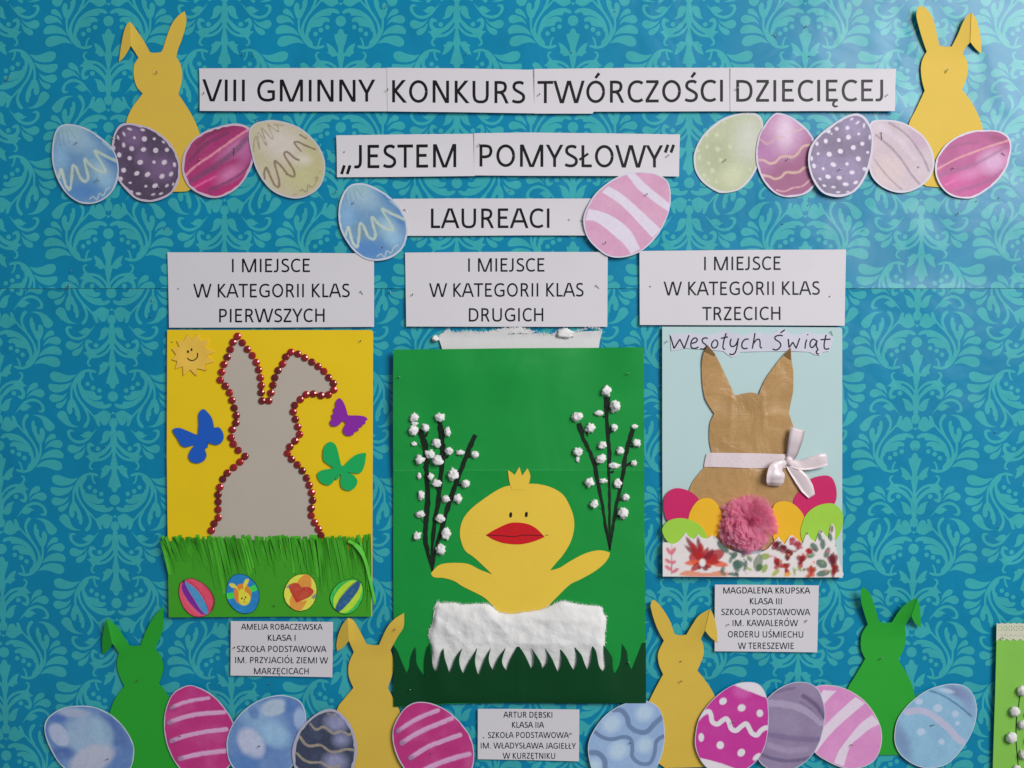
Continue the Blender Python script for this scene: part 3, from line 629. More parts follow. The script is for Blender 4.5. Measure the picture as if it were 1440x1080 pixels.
egg(A2, [(440,160),(540,143),(620,155),(675,190),(705,260),(712,350),(700,450),(670,540),(600,650),(520,720),(420,765),(330,768),(240,735),(160,680),(110,590),(97,490),(120,380),(190,280),(300,205)], magenta(A2, lambda L: L), 1.9, 'magenta egg with a pink streak, left of the beige squiggle egg', 3.2, (0.64,0.5,0.62), seed=3)
def p4(X, Y):
    P = Paint(X, Y, (176, 168, 140), .6, .05, 7); P.wash(30, .3, (196, 190, 178), (166, 160, 116))
    E = lambda x, y, r, r2, a, soft, c, k: P.mix(P.ell(*A2([(x, y)])[0], r / 6, r2 / 6, a, soft) * k, c)
    E(930, 320, 160, 120, 20, 22, (196, 186, 180), .8); E(1100, 600, 120, 90, 0, 20, (178, 176, 122), .7); E(1200, 450, 60, 150, -20, 16, (176, 170, 118), .6); E(1130, 450, 60, 40, 0, 10, (198, 192, 180), .7)
    L = lambda pts, wd, k=.85, c=(118, 96, 80): P.mix(P.line(A2(pts), wd, .8, .35) * k, c)
    L([(795,610),(790,560),(805,515),(830,560),(870,650),(910,680),(915,620),(880,490),(885,460),(930,500),(990,570),(1040,590),(1040,540),(970,430),(960,390),(990,385),(1040,430),(1080,450)], 3.0)
    L([(1100,375),(1060,330),(1045,300),(1080,300),(1140,330),(1220,362)], 2.6); L([(1092,238),(1145,270)], 2.4)
    L([(700,380),(705,300),(720,250),(735,300),(750,360),(745,290),(735,220),(760,240),(800,320),(810,310),(780,230),(765,180),(800,210),(850,270),(865,260),(830,180),(820,150),(860,180),(910,210),(900,160),(870,150),(950,160)], 1.3, .65)
    L([(1035,745),(1060,740)], 1.3, .6); L([(1095,720),(1110,700),(1150,722),(1160,665),(1200,680),(1240,600),(1215,605)], 1.4, .7); L([(1255,560),(1262,545)], 1, .6)
    return P.done()
egg(A2, [(830,115),(900,118),(1000,140),(1100,185),(1190,260),(1260,350),(1300,450),(1302,560),(1270,660),(1200,730),(1100,772),(1000,770),(880,725),(790,640),(720,520),(685,400),(663,280),(668,190),(720,140)], p4, 2.7, 'beige egg with brown squiggles, rightmost of the upper left row', 2.2, (0.60,0.58,0.66), seed=4)
def p5(X, Y):
    P = Paint(X, Y, (176, 182, 150), .68, .05, 8); P.wash(25, .3, (192, 196, 176), (160, 166, 130))
    E = lambda x, y, r, r2, soft, c, k: P.mix(P.ell(*A3([(x, y)])[0], r / 6, r2 / 6, 0, soft) * k, c)
    E(560, 330, 120, 170, 26, (198, 200, 190), .8); E(420, 650, 100, 90, 16, (196, 200, 168), .8); E(260, 480, 100, 120, 20, (162, 168, 136), .6)
    dots(P, A3, [(296,420,22),(288,300,16),(205,398,14),(220,535,14),(250,600,20),(140,490,14,22),(320,512,16),(180,640,15),(215,680,14),(205,300,16),(350,190,12),(285,695,14),(440,600,10),(400,400,16),(130,430,14),(570,590,14)], (196, 204, 168), soft=2.2, k=.75)
    return P.done()
egg(A3, [(470,120),(570,113),(635,128),(672,180),(680,300),(665,430),(630,570),(560,690),(470,765),(340,790),(270,770),(170,700),(110,610),(92,520),(100,440),(150,330),(240,230),(350,155)], p5, 1.2, 'pale green egg with faint dots, leftmost of the upper right row', 3.2, (0.66,0.66,0.68), seed=5)
def p6(X, Y):
    P = Paint(X, Y, (166, 108, 150), .68, .06, 9); P.wash(25, .25, (190, 140, 180), (140, 84, 118))
    E = lambda x, y, r, r2, soft, c, k: P.mix(P.ell(*A3([(x, y)])[0], r / 6, r2 / 6, 0, soft) * k, c)
    E(900, 680, 260, 170, 22, (148, 90, 120), .8); E(1040, 480, 80, 100, 14, (150, 88, 118), .7); E(860, 260, 130, 170, 30, (206, 170, 200), .9); E(865, 260, 50, 110, 14, (218, 196, 214), .8); E(700, 450, 70, 130, 16, (172, 120, 166), .6)
    L = lambda pts, wd, c=(204, 172, 158), k=.85: P.mix(P.line(A3(pts), wd, .9, .3) * k, c)
    L([(650,510),(690,515),(730,540),(780,530),(820,490),(870,478),(930,485),(970,455),(1010,400),(1060,385),(1100,385)], 3.4)
    L([(675,640),(730,650),(780,670),(830,655),(870,615),(930,618),(980,610),(1020,580),(1060,570)], 3.4)
    L([(790,765),(860,775),(930,745),(1000,735),(1050,700),(1090,660)], 2.2, (212, 160, 170)); L([(660,340),(710,375),(760,350),(800,320),(860,320)], 3.5, (200, 164, 160), .55); L([(930,265),(980,260),(1020,240)], 2.5, (204, 180, 160), .6)
    return P.done()
egg(A3, [(810,115),(900,140),(1000,205),(1080,290),(1130,400),(1150,530),(1140,650),(1110,730),(1040,795),(920,825),(820,812),(740,760),(670,670),(625,550),(618,440),(640,310),(700,200),(760,130)], p6, 1.9, 'pink egg with cream wavy lines, between pale green and dotted purple eggs', 2.7, (0.66,0.60,0.72), seed=6)
D7 = [(1230,270,17),(1298,248,18,16),(1390,240,17),(1330,180,18,9,-20),(1205,352,17,20),(1316,343,16),(1398,318,20),(1485,290,12),(1130,375,14,17),(1140,460,12),(1236,462,22,20,20),(1330,437,23,20,10),(1440,405,20),(1515,372,17),(1580,318,10,22),(1085,500,11,20),(1105,563,15,20,-20),(1183,585,12),(1270,550,25,18,25),(1386,543,14),(1482,500,20),(1562,445,12),(1224,652,24,17,20),(1320,660,23,17,10),(1430,615,22,17),(1535,585,18,15),(1156,672,15,9,40),(1192,728,16,9,20),(1270,740,18,10,10),(1375,715,26,15,5),(1460,700,20,13,-25),(1310,782,18,7),(1395,780,16,7),(1425,165,14,8,-20),(1475,195,20,9,-40),(1530,220,9,22,5),(1255,290,8)]
egg(A3, [(1470,118),(1540,150),(1590,230),(1610,330),(1605,440),(1580,560),(1530,680),(1460,770),(1370,815),(1280,822),(1180,790),(1110,710),(1065,600),(1055,490),(1080,390),(1160,290),(1280,200),(1380,140)], p_dots(A3, D7, (122,110,136), (156,140,178), (212,204,218), [(1430,230,100,.6),(1200,560,110,.5),(1420,600,120,.5)], .68), 4.0, 'grey purple egg with white dots, third in the upper right row', 3.2, (0.66,0.62,0.73), bend=(.6,.3,-1.2), seed=7)
def stripes(F_, S_, base, hi, lo, e, lines, seed, blobs=(), grain=.06):
    def f(X, Y):
        P = Paint(X, Y, base, e, grain, seed); P.wash(22, .3, hi, lo)
        for x, y, r, r2, a, soft, c, k in blobs: P.mix(P.ell(*F_([(x, y)])[0], r / S_, r2 / S_, a, soft) * k, c)
        for pts, wd, c, k, soft in lines: P.mix(P.line(F_(pts), wd / S_, soft, .4) * k, c)
        return P.done()
    return f
egg(A4, [(160,182),(260,172),(370,182),(470,220),(580,300),(650,400),(680,500),(675,590),(630,680),(540,750),(440,785),(340,780),(230,730),(150,640),(120,500),(110,350),(130,240)],
    stripes(A4, 6, (194,176,184), (210,196,208), (176,150,160), .68, [([(300,200),(380,245),(470,320),(550,430),(600,520),(635,600)],18,(146,132,148),.8,1),([(190,300),(250,350),(330,420),(400,500),(460,590),(510,660),(560,715)],20,(150,132,146),.8,1),([(180,510),(230,580),(300,660),(360,720),(410,760)],14,(150,130,140),.7,1),([(230,230),(330,300),(420,380),(520,500)],40,(206,192,208),.5,4)], 10,
    [(540,330,110,50,45,6,(184,156,176),.8),(300,600,120,120,0,10,(202,182,180),.6),(220,240,80,50,0,8,(204,190,200),.7)]), 2.6, 'pale pink egg with thin grey curved stripes, in front of the upper right bunny', 2.5, (0.68,0.65,0.74), seed=8)
egg(A4, [(1110,258),(1230,268),(1300,310),(1330,380),(1320,480),(1290,580),(1220,680),(1130,760),(1020,825),(930,835),(820,810),(740,740),(695,650),(688,560),(710,480),(780,380),(880,310),(990,268)],
    stripes(A4, 6, (170,80,132), (200,120,170), (130,66,112), .66, [([(780,420),(900,380),(1050,360)],24,(140,76,116),.5,3),([(700,592),(850,510),(1000,450),(1150,395),(1310,345)],16,(206,146,150),.9,1.2),([(720,650),(860,600),(1000,560),(1150,480),(1290,400)],26,(140,92,130),.6,3),([(860,775),(1000,740),(1130,690),(1250,600)],16,(140,80,126),.6,2),([(780,720),(880,670)],16,(208,110,160),.7,2)], 11,
    [(880,680,170,60,-15,12,(196,76,146),.8),(1180,520,110,90,-20,16,(204,160,196),.9),(1220,330,110,40,15,8,(140,64,106),.8),(1000,620,110,40,-20,10,(198,128,172),.7),(1020,780,170,35,-15,8,(186,80,140),.8)]), 2.6, 'magenta egg with a peach streak, rightmost of the upper right row', 2.6, (0.70,0.66,0.76), seed=9)
B1 = F(460, 230, 8); B2 = F(790, 230, 8)
# same print as the first blue egg, larger
MB1 = lambda pts: B1([(135 + (x - 140) * 1.345, 225 + (y - 150) * 1.30) for x, y in pts])
egg(B1, [(370,222),(470,240),(580,290),(700,370),(800,470),(870,580),(903,700),(905,800),(870,920),(810,1000),(700,1070),(560,1095),(440,1075),(320,1000),(230,890),(160,760),(130,620),(140,450),(190,320),(270,240)], blue_squiggle(MB1, 1.0), 2.8, 'blue egg with yellow squiggle, at the left end of the LAUREACI strip', 2.6, (0.62,0.66,0.78), seed=10)
def band_egg(F_, S_, base, white, e, bands, seed, hi, lo):
    def f(X, Y):
        P = Paint(X, Y, base, e, .05, seed); P.wash(18, .35, hi, lo)
        for pts in bands: P.mix(P.poly(F_(pts), .9) * .96, white)
        return P.done()
    return f
egg(B2, [(930,93),(1050,110),(1160,170),(1210,250),(1225,380),(1210,520),(1150,680),(1060,830),(930,960),(800,1030),(650,1060),(520,1040),(400,960),(300,850),(250,720),(245,600),(290,480),(370,350),(500,230),(650,140),(800,100)],
    band_egg(B2, 8, (200,150,178), (208,200,214), .64, [[(725,120,1),(820,105,1),(900,190),(1010,290),(1110,370),(1215,455,1),(1200,545,1),(1080,460),(960,370),(850,280),(780,190)], [(450,325,1),(520,255,1),(640,320),(780,430),(920,560),(1030,660),(1110,740,1),(1020,835,1),(930,740),(800,600),(680,480),(560,390)], [(300,510,1),(400,530),(540,580),(680,670),(790,780),(880,960,1),(780,1020,1),(700,910),(600,820),(480,720),(370,650),(270,640,1)]], 12, (212,168,188), (186,122,160)), 4.3, 'large pink egg with broad pale bands, at the right end of the LAUREACI strip', 1.8, (0.70,0.68,0.78), seed=11)
# lower left row
D1 = F(50, 900, 6); D2 = F(220, 900, 6); D3 = F(400, 840, 4.5); D4 = F(800, 830, 4.32); D5 = F(960, 930, 7.2); D6 = F(1120, 810, 4)
def watercol(F_, S_, seed, blobs, e=.46):
    def f(X, Y):
        P = Paint(X, Y, (84, 112, 158), e, .07, seed); P.wash(30, .3, (120, 150, 180), (50, 74, 128))
        for x, y, r, r2, a, soft, c, k in blobs: P.mix(P.ell(*F_([(x, y)])[0], r / S_, r2 / S_, a, soft * .5) * k, c)
        P.wash(9, .14, (160, 176, 194), (60, 84, 134))
        return P.done()
    return f
egg(D1, [(380,552),(480,560),(600,605),(700,680),(780,780),(830,890),(830,1000),(800,1090),(740,1170),(640,1210),(500,1200),(350,1150),(220,1060),(140,940),(90,820),(78,720),(110,650),(190,590),(280,560)],
    watercol(D1, 6, 21, [(430,800,190,180,20,30,(132,154,176),.9),(480,1000,200,110,-25,12,(152,156,172),.95),(200,800,70,110,-35,7,(148,158,180),.95),(320,610,130,40,5,8,(140,150,172),.9),(660,760,70,170,-35,12,(66,92,142),.7),(230,950,90,50,0,12,(60,86,140),.8),(560,780,90,130,-30,14,(128,156,176),.7),(180,660,80,30,10,8,(64,96,156),.8)]), 1.9, 'large blue watercolour egg, lying widest at the lower left corner', 1.6, (0.56,0.68,0.74), seed=12)
def pinkstr(F_, S_, lines, seed, e=.5):
    def f(X, Y):
        P = Paint(X, Y, (166, 46, 110), e, .06, seed); P.wash(26, .4, (188, 100, 146), (140, 24, 84))
        for pts, wd in lines:
            P.mix(P.line(F_(pts), wd / S_ * 1.35, 1.2) * .5, (178, 104, 152)); P.mix(P.line(F_(pts), wd / S_, 1.0, .5) * .85, (192, 156, 186))
            x, y = F_([pts[0][:2]])[0]; P.mix(P.ell(x, y, 5, 3.5, 0, 5) * .6, (90, 60, 100))
            q = [(a[0], a[1] + 4) for a in pts]; P.mix(P.line(F_(q), .8, .8) * .4, (150, 100, 140))
        return P.done()
    return f
egg(D2, [(260,382),(350,395),(450,445),(540,525),(610,620),(660,720),(680,850),(670,970),(620,1060),(540,1130),(430,1160),(300,1140),(200,1085),(120,960),(75,820),(65,680),(90,550),(150,440)],
    pinkstr(D2, 6, [([(130,570),(220,530),(330,505),(440,488)],26),([(110,695),(200,660),(350,625),(570,608)],32),([(130,850),(240,810),(400,775),(590,752)],32),([(200,1000),(340,965),(480,945),(640,925)],34)], 22), 2.7, 'magenta egg with pale stripes, touching the green bunny at lower left', 1.6, (0.62,0.56,0.68), seed=13)
egg(D2, [(1020,463),(1120,472),(1210,510),(1255,590),(1265,690),(1250,800),(1210,920),(1160,1040),(1080,1140),(950,1190),(800,1180),(690,1120),(620,1030),(595,920),(600,820),(650,700),(740,590),(870,505)],
    watercol(D2, 6, 23, [(900,700,240,130,35,30,(116,146,176),.8),(800,870,100,140,-35,12,(156,162,182),.95),(990,570,110,70,-15,8,(146,160,176),.95),(1210,660,50,90,0,8,(140,160,188),.8),(820,610,40,60,-30,8,(70,100,150),.8),(1130,560,50,60,20,10,(70,104,156),.8),(1000,800,130,90,30,20,(130,164,190),.7),(720,1060,150,100,0,20,(66,104,156),.7)]), 3.6, 'blue watercolour egg standing between magenta striped and dark wavy eggs', 1.5, (0.56,0.70,0.78), seed=14)
def p15(X, Y):
    P = Paint(X, Y, (52, 58, 78), .5, .15, 24); P.wash(16, .35, (84, 94, 124), (34, 36, 50))
    for x, y, r in ((330,790,70),(320,1040,70),(360,900,45)): P.mix(P.ell(*D3([(x, y)])[0], r / 4.5, r / 5.5, 0, 12) * .75, (138, 140, 172))
    L = lambda pts, wd=3.2, k=.85: P.mix(P.line(D3(pts), wd, .9, .4) * k, (142, 132, 116))
    L([(165,800),(200,835),(250,820),(310,860),(360,845),(410,870),(430,850)]); L([(100,880),(130,925),(170,940),(230,935),(290,975),(340,975),(390,960),(440,965)], 3.6); L([(80,985),(120,1025),(170,1045),(230,1045),(290,1075),(350,1065)], 3.2)
    L([(270,730),(300,745),(330,735)], 1.6, .8)
    return P.done()
egg(D3, [(290,705),(350,725),(410,790),(450,880),(460,970),(445,1060),(410,1140),(330,1200),(220,1210),(130,1170),(70,1090),(50,1000),(60,920),(100,830),(170,760),(230,720)], p15, 4.4, 'dark slate egg with gold wavy lines, in front of the ochre bunny', 4.0, (0.50,0.48,0.58), seed=15)
egg(D3, [(850,660),(950,675),(1050,730),(1130,810),(1180,890),(1200,980),(1190,1080),(1130,1170),(1020,1210),(900,1200),(800,1130),(730,1040),(690,930),(688,830),(730,740),(780,685)],
    pinkstr(D3, 4.5, [([(720,845),(800,790),(890,745),(970,715)],24),([(745,920),(840,860),(950,810),(1060,765)],26),([(800,1015),(900,950),(1010,905),(1110,870)],26),([(850,1110),(950,1060),(1060,1020),(1170,990)],28)], 25, .52), 4.2, 'magenta egg with pale stripes, below the left corner of the chick card', 1.6, (0.66,0.60,0.72), seed=16)
def p17(X, Y):
    P = Paint(X, Y, (132, 158, 192), .54, .05, 26); P.wash(20, .2, (160, 184, 208), (110, 132, 170))
    for x, y, r in ((460,745,55),(260,810,60),(300,970,60),(460,940,50),(155,1065,45)): P.mix(P.ell(*D4([(x, y)])[0], r / 4.3, r / 5, -30, 9) * .8, (168, 188, 204))
    L = lambda pts, wd: P.mix(P.line(D4(pts), wd / 4.32, .9) * .9, (94, 114, 146))
    L([(270,725),(320,730),(355,775),(365,820),(410,855),(470,860),(520,810),(570,765)], 30); L([(160,860),(200,890),(260,905),(330,890),(375,905),(385,960),(385,1010),(430,1050),(490,1050),(520,990),(530,920),(575,885)], 24); L([(135,985),(180,990),(215,1030),(220,1080)], 32); L([(530,920),(545,895),(578,885)], 14)
    return P.done()
egg(D4, [(430,668),(500,680),(550,720),(575,790),(582,880),(570,980),(530,1080),(450,1160),(330,1200),(220,1180),(150,1110),(120,1010),(118,930),(150,850),(220,760),(320,695)], p17, 2.6, 'light blue egg with thick slate wavy bands, below the right corner of the chick card', 1.1, (0.66,0.70,0.80), seed=17)
def p18(X, Y):
    P = Paint(X, Y, (178, 50, 138), .56, .05, 27); P.wash(26, .25, (190, 84, 156), (160, 30, 118)); W = (210, 198, 218)
    P.mix(P.ell(*D5([(600, 300)])[0], 12, 10, 0, 8) * .5, (196, 104, 170))
    P.mix(P.poly(D5([(500,230,1),(640,290),(760,335),(860,375,1),(900,150,1),(600,100,1)])), W); P.mix(P.poly(D5([(170,975,1),(260,995),(400,1035),(560,1095,1),(500,1250,1),(100,1200,1)])), W)
    P.mix(P.line(D5([(150,580),(200,530),(260,505),(285,540),(300,610),(350,635),(400,600),(440,580),(470,620),(490,680),(540,700),(590,660),(640,630),(670,670),(700,725),(750,745),(790,700),(840,670),(880,680)]), 48 / 7.2, .9), W)
    dots(P, D5, [(408,403,40,34,-30),(596,470,40,36,-20),(780,524,33,38),(187,768,28,44),(380,847,37,40),(592,923,42,36,-45),(750,965,50,25,-40)], W, soft=.9)
    return P.done()
egg(D5, [(680,207),(770,230),(830,310),(860,420),(870,560),(860,720),(830,860),(760,990),(660,1080),(520,1150),(380,1150),(250,1080),(170,980),(125,850),(130,720),(160,590),(230,470),(340,350),(450,270),(560,220)], p18, 4.0, 'bright pink egg with white zigzag and dots, in the lower right row', 1.0, (0.68,0.66,0.78), seed=18)
egg(D5, [(1170,207),(1280,220),(1370,280),(1420,400),(1440,540),(1420,700),(1370,850),(1290,970),(1180,1060),(1050,1110),(900,1100),(780,1020),(740,880),(760,700),(790,500),(850,380),(950,290),(1060,230)],
    stripes(D5, 7.2, (132,118,146), (154,142,168), (108,94,124), .56, [([(870,420),(1000,430),(1150,460),(1290,530),(1400,620)],70,(158,146,172),.8,2),([(1220,350),(1300,400),(1370,470),(1430,560)],44,(92,76,108),.8,2),([(1190,410),(1290,480),(1400,590)],12,(92,76,108),.6,1.5),([(860,740),(980,760),(1120,780),(1280,790),(1390,790)],56,(110,94,130),.7,3),([(800,940),(900,980),(1050,1005),(1200,995),(1300,970)],36,(94,82,116),.8,2),([(880,850),(1050,900),(1250,890)],60,(156,140,168),.6,4),([(950,310),(1050,280),(1130,270)],30,(98,84,112),.6,2)], 28, [(1000,620,180,80,5,14,(138,126,154),.7)]), 3.2, 'dusky purple egg with streaks, between zigzag and pink banded eggs', 1.0, (0.68,0.68,0.78), seed=19)
egg(D6, [(110,620),(190,613),(280,635),(370,690),(430,760),(470,840),(480,920),(460,1000),(420,1050),(350,1080),(270,1080),(190,1050),(100,990),(60,900),(50,780),(70,680)],
    band_egg(D6, 4, (196,130,178), (206,190,214), .56, [[(150,640,1),(225,645,1),(180,690),(130,750,1),(120,700)], [(330,680,1),(385,715,1),(320,770),(250,830),(180,900),(110,990,1),(60,950,1),(150,850),(230,770)], [(425,780,1),(470,830,1),(410,860),(350,910),(300,960),(265,1070,1),(210,1050,1),(240,980),(300,900),(360,830)]], 29, (204,150,190), (176,110,164)), 2.4, 'pink egg with slanting pale bands, in front of the lower right green bunny', 1.0, (0.68,0.74,0.72), seed=20)
def p21(X, Y):
    P = Paint(X, Y, (124, 164, 190), .56, .06, 30); P.wash(22, .3, (150, 186, 204), (98, 132, 164))
    E = lambda x, y, r, r2, a, soft, c, k: P.mix(P.ell(*D6([(x, y)])[0], r / 4, r2 / 4, a, soft) * k, c)
    E(900, 650, 70, 30, 30, 8, (104, 112, 150), .8); E(590, 930, 40, 110, -20, 10, (102, 118, 156), .7); E(960, 700, 30, 90, -20, 8, (120, 130, 168), .6)
    L = lambda pts, wd, c, k, s=1.2: P.mix(P.line(D6(pts), wd / 4, s, .4) * k, c)
    L([(620,765),(680,755),(740,770),(800,810),(860,860),(900,910),(930,930)], 38, (176, 168, 188), .75, 2.5); L([(750,645),(820,670),(900,720),(980,785)], 11, (74, 110, 142), .85)
    dots(P, D6, [(688,705,22,18),(795,742,26,22),(893,775,18,20),(700,875,22),(815,932,17),(905,828,12),(845,645,40,12,10)], (170, 184, 204), soft=2, k=.8)
    return P.done()
egg(D6, [(880,605),(950,620),(995,670),(1012,740),(1005,820),(970,910),(900,1010),(830,1065),(740,1080),(660,1060),(590,1010),(555,950),(550,880),(570,800),(630,720),(720,650),(800,618)], p21, 2.6, 'light blue egg with faint dots and one dark stripe, rightmost of the lower right row', 1.0, (0.68,0.74,0.78), seed=21)

# ---------------------------------------------------------------- small builders for the children's cards
def P3(x, y, h, k): return ((x - 720) * S * k, -h * 0.001, (540 - y) * S * k)
def ribbon(name, path, widths, thick, mat, parent, tilt=0.0, n=4, cup=0.0, h_ref=None, cols=5):
    """a bent strip: path (x, y, h); tilt raises one long edge, cup bows it across"""
    p2 = [(p[0], p[1]) for p in path]; c = smooth(p2, False, n)
    hs = []; ws = []; wd = widths if isinstance(widths, (list, tuple)) else [widths] * len(path)
    tl = tilt if isinstance(tilt, (list, tuple)) else [tilt] * len(path)
    ts = []
    for i in range(len(path) - 1):
        for k in range(n):
            t = k / n; tt = t * t * (3 - 2 * t)
            hs.append(path[i][2] * (1 - tt) + path[i + 1][2] * tt); ws.append(wd[i] * (1 - t) + wd[i + 1] * t); ts.append(tl[i] * (1 - t) + tl[i + 1] * t)
    hs.append(path[-1][2]); ws.append(wd[-1]); ts.append(tl[-1])
    k = 1 - (h_ref if h_ref is not None else path[0][2]) * 0.001 / DC
    V = []; 
    for i, (x, y) in enumerate(c):
        a = c[max(0, i - 1)]; b = c[min(len(c) - 1, i + 1)]; dx, dy = b[0] - a[0], b[1] - a[1]; L = math.hypot(dx, dy) or 1
        nx, ny = -dy / L, dx / L
        for q in range(cols):
            s = q / (cols - 1) * 2 - 1
            V.append(P3(x + nx * s * ws[i] / 2, y + ny * s * ws[i] / 2, hs[i] + s * ts[i] + cup * (1 - s * s) + thick, k))
    m = len(c); nt = m * cols; V = V + [(x, yy + thick * 0.001, z) for x, yy, z in V]
    Fq = []
    for i in range(m - 1):
        for q in range(cols - 1):
            a, b, d, e = i * cols + q, i * cols + q + 1, (i + 1) * cols + q + 1, (i + 1) * cols + q
            Fq.append((a, b, d, e)); Fq.append((nt + e, nt + d, nt + b, nt + a))
        for q in (0, cols - 1):
            a, e = i * cols + q, (i + 1) * cols + q; Fq.append((a, e, nt + e, nt + a))
    for i in (0, m - 1):
        for q in range(cols - 1): a, b = i * cols + q, i * cols + q + 1; Fq.append((a, b, nt + b, nt + a))
    return link(name, V, Fq, mat, parent=parent, smoothf=cols > 2)
import bmesh
def ico(sub):
    bm = bmesh.new(); bmesh.ops.create_icosphere(bm, subdivisions=sub, radius=1)
    v = np.array([x.co[:] for x in bm.verts]); f = np.array([[q.index for q in p.verts] for p in bm.faces]); bm.free(); return v, f
ICO = ico(3)
def bud(name, cx, cy, rx, ry, h, mat, parent, depth=None, rough=0.3, freq=2.2, squash=1.0, label=None):
    v, f = ICO; v = v.copy(); off = Vector((cx * 0.37, cy * 0.21, 3.3))
    d = np.array([noise.noise(Vector(p) * freq + off) * rough + noise.noise(Vector(p) * freq * 2.6 + off) * rough * 0.6 + noise.noise(Vector(p) * freq * 6 + off) * rough * 0.25 for p in v.tolist()])
    v = v * (1 + d)[:, None]; dp = depth or min(rx, ry) * 0.75 * S * 1000
    k = 1 - h * 0.001 / DC; c = np.array(P3(cx, cy, h + dp * 0.55, k))
    W = np.stack([c[0] + v[:, 0] * rx * S, c[1] + v[:, 1] * dp * 0.001, c[2] + v[:, 2] * ry * S], 1)
    W[:, 1] = np.minimum(W[:, 1], -(h - 0.2) * 0.001)
    o = link(name, W, f, mat, parent=parent, origin=(c[0], -h * 0.001, c[2]))
    if label: o['label'] = label
    return o
def setmat(name, **kw):
    m = paper(name, **kw); M[name] = m; return m
M['foam_blue'] = paper('blue_foam', C(24, 84, 176), 0.6, 0.3, 0.03, 600, 0.2, 0.02)
M['foam_green'] = paper('green_foam', C(20, 160, 84), 0.6, 0.3, 0.03, 600, 0.2, 0.02)
M['foam_purple'] = paper('purple_foam', C(128, 36, 150), 0.6, 0.3, 0.03, 600, 0.2, 0.02)
M['sun'] = paper('sun_foam', C(222, 176, 70), 0.6, 0.3, 0.02, 600, 0.15, 0.02)
M['dark'] = paper('dark_marker', (0.012, 0.010, 0.010), 0.5, 0.3, 0.1)
M['mark'] = paper('black_green_marker', (0.006, 0.018, 0.008), 0.45, 0.35, 0.35, 600, 0.4, 0.3)
M['grass'] = paper('bright_green_paper', C(58, 148, 30), 0.55, 0.35, 0.03, 700, 0.15, 0.03)
M['grass2'] = paper('light_green_paper', C(74, 170, 40), 0.55, 0.35, 0.03, 700, 0.15, 0.03)
M['cardgreen'] = paper('glossy_green_paper', C(12, 136, 54), 0.42, 0.42, 0.02, 700, 0.08, 0.03, 0.0035, 8)
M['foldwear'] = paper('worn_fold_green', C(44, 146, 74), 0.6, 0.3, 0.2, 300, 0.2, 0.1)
M['darkgreen'] = paper('dark_green_paper', C(0, 60, 26), 0.55, 0.25, 0.02, 700, 0.08, 0.04, 0.0012, 10)
M['red'] = paper('red_paper', C(190, 14, 26), 0.55, 0.35, 0.02, 700, 0.15, 0.03)
M['redline'] = paper('dark_red_pencil', C(100, 8, 14), 0.6, 0.3, 0.2, 900, 0.2, 0.2)
M['pencil'] = paper('pencil', C(120, 90, 30), 0.6, 0.3, 0.2)
M['cotton'] = paper('cotton_wool', (0.86, 0.85, 0.835), 0.95, 0.05, 0.04, 900, 0.8, 0.03, 0.0006, 120, sheen=0.2, fine=0.0004)
M['torn'] = paper('torn_paper', (0.76, 0.745, 0.745), 0.8, 0.15, 0.03, 600, 0.5, 0.03, 0.0003, 60)
M['paleblue'] = paper('pale_blue_card', C(168, 192, 192, .62), 0.6, 0.3, 0.01, 700, 0.1, 0.012)
M['kraft'] = paper('kraft_paper', C(166, 130, 82), 0.32, 0.6, 0.06, 400, 0.2, 0.10, 0.0030, 26)
M['kraft_back'] = paper('kraft_paper_back', C(112, 84, 48), 0.7, 0.25, 0.06, 400, 0.2, 0.07)
M['magenta'] = paper('magenta_paper', C(186, 26, 90), 0.55, 0.35, 0.02)
M['amber'] = paper('amber_paper', C(228, 168, 28), 0.55, 0.35, 0.02)
M['lime'] = paper('lime_paper', C(146, 192, 60), 0.55, 0.35, 0.02)
M['lilac'] = paper('lilac_white_paper', (0.66, 0.65, 0.76), 0.6, 0.3, 0.01)
M['satin'] = paper('pink_satin', (0.82, 0.70, 0.73), 0.28, 0.6, 0.02, 1200, 0.1, 0.01, sheen=0.3)
M['satindot'] = paper('satin_dot', (0.60, 0.50, 0.53), 0.5, 0.5, 0.02)
M['cardlime'] = paper('apple_green_card', C(120, 178, 70), 0.5, 0.4, 0.03, 800, 0.15, 0.03, 0.0003, 14)
M['lace'] = paper('cream_lace', (0.66, 0.66, 0.52), 0.8, 0.15, 0.08, 1500, 0.6, 0.04)
M['crepe'] = paper('crepe_paper_ball', (0.80, 0.79, 0.74), 0.85, 0.15, 0.05, 700, 0.7, 0.05, fine=0.0003)
def kraft_ripples():
    nt = M['kraft'].node_tree; N = nt.nodes.new; b = nt.nodes['Principled BSDF']; tc = [n for n in nt.nodes if n.type == 'TEX_COORD'][0]
    wv = N('ShaderNodeTexWave'); wv.bands_direction = 'Z'; wv.inputs['Scale'].default_value = 230; wv.inputs['Distortion'].default_value = 9; wv.inputs['Detail'].default_value = 2; wv.inputs['Detail Scale'].default_value = 1.5
    mp = N('ShaderNodeMapping'); mp.inputs['Scale'].default_value = (0.25, 1, 1); nt.links.new(tc.outputs['Object'], mp.inputs[0]); nt.links.new(mp.outputs[0], wv.inputs['Vector'])
    bp = N('ShaderNodeBump'); bp.inputs['Strength'].default_value = 0.5; bp.inputs['Distance'].default_value = 0.00008
    nt.links.new(wv.outputs['Fac'], bp.inputs['Height']); nt.links.new(b.inputs['Normal'].links[0].from_socket, bp.inputs['Normal']); nt.links.new(bp.outputs[0], b.inputs['Normal'])
kraft_ripples()
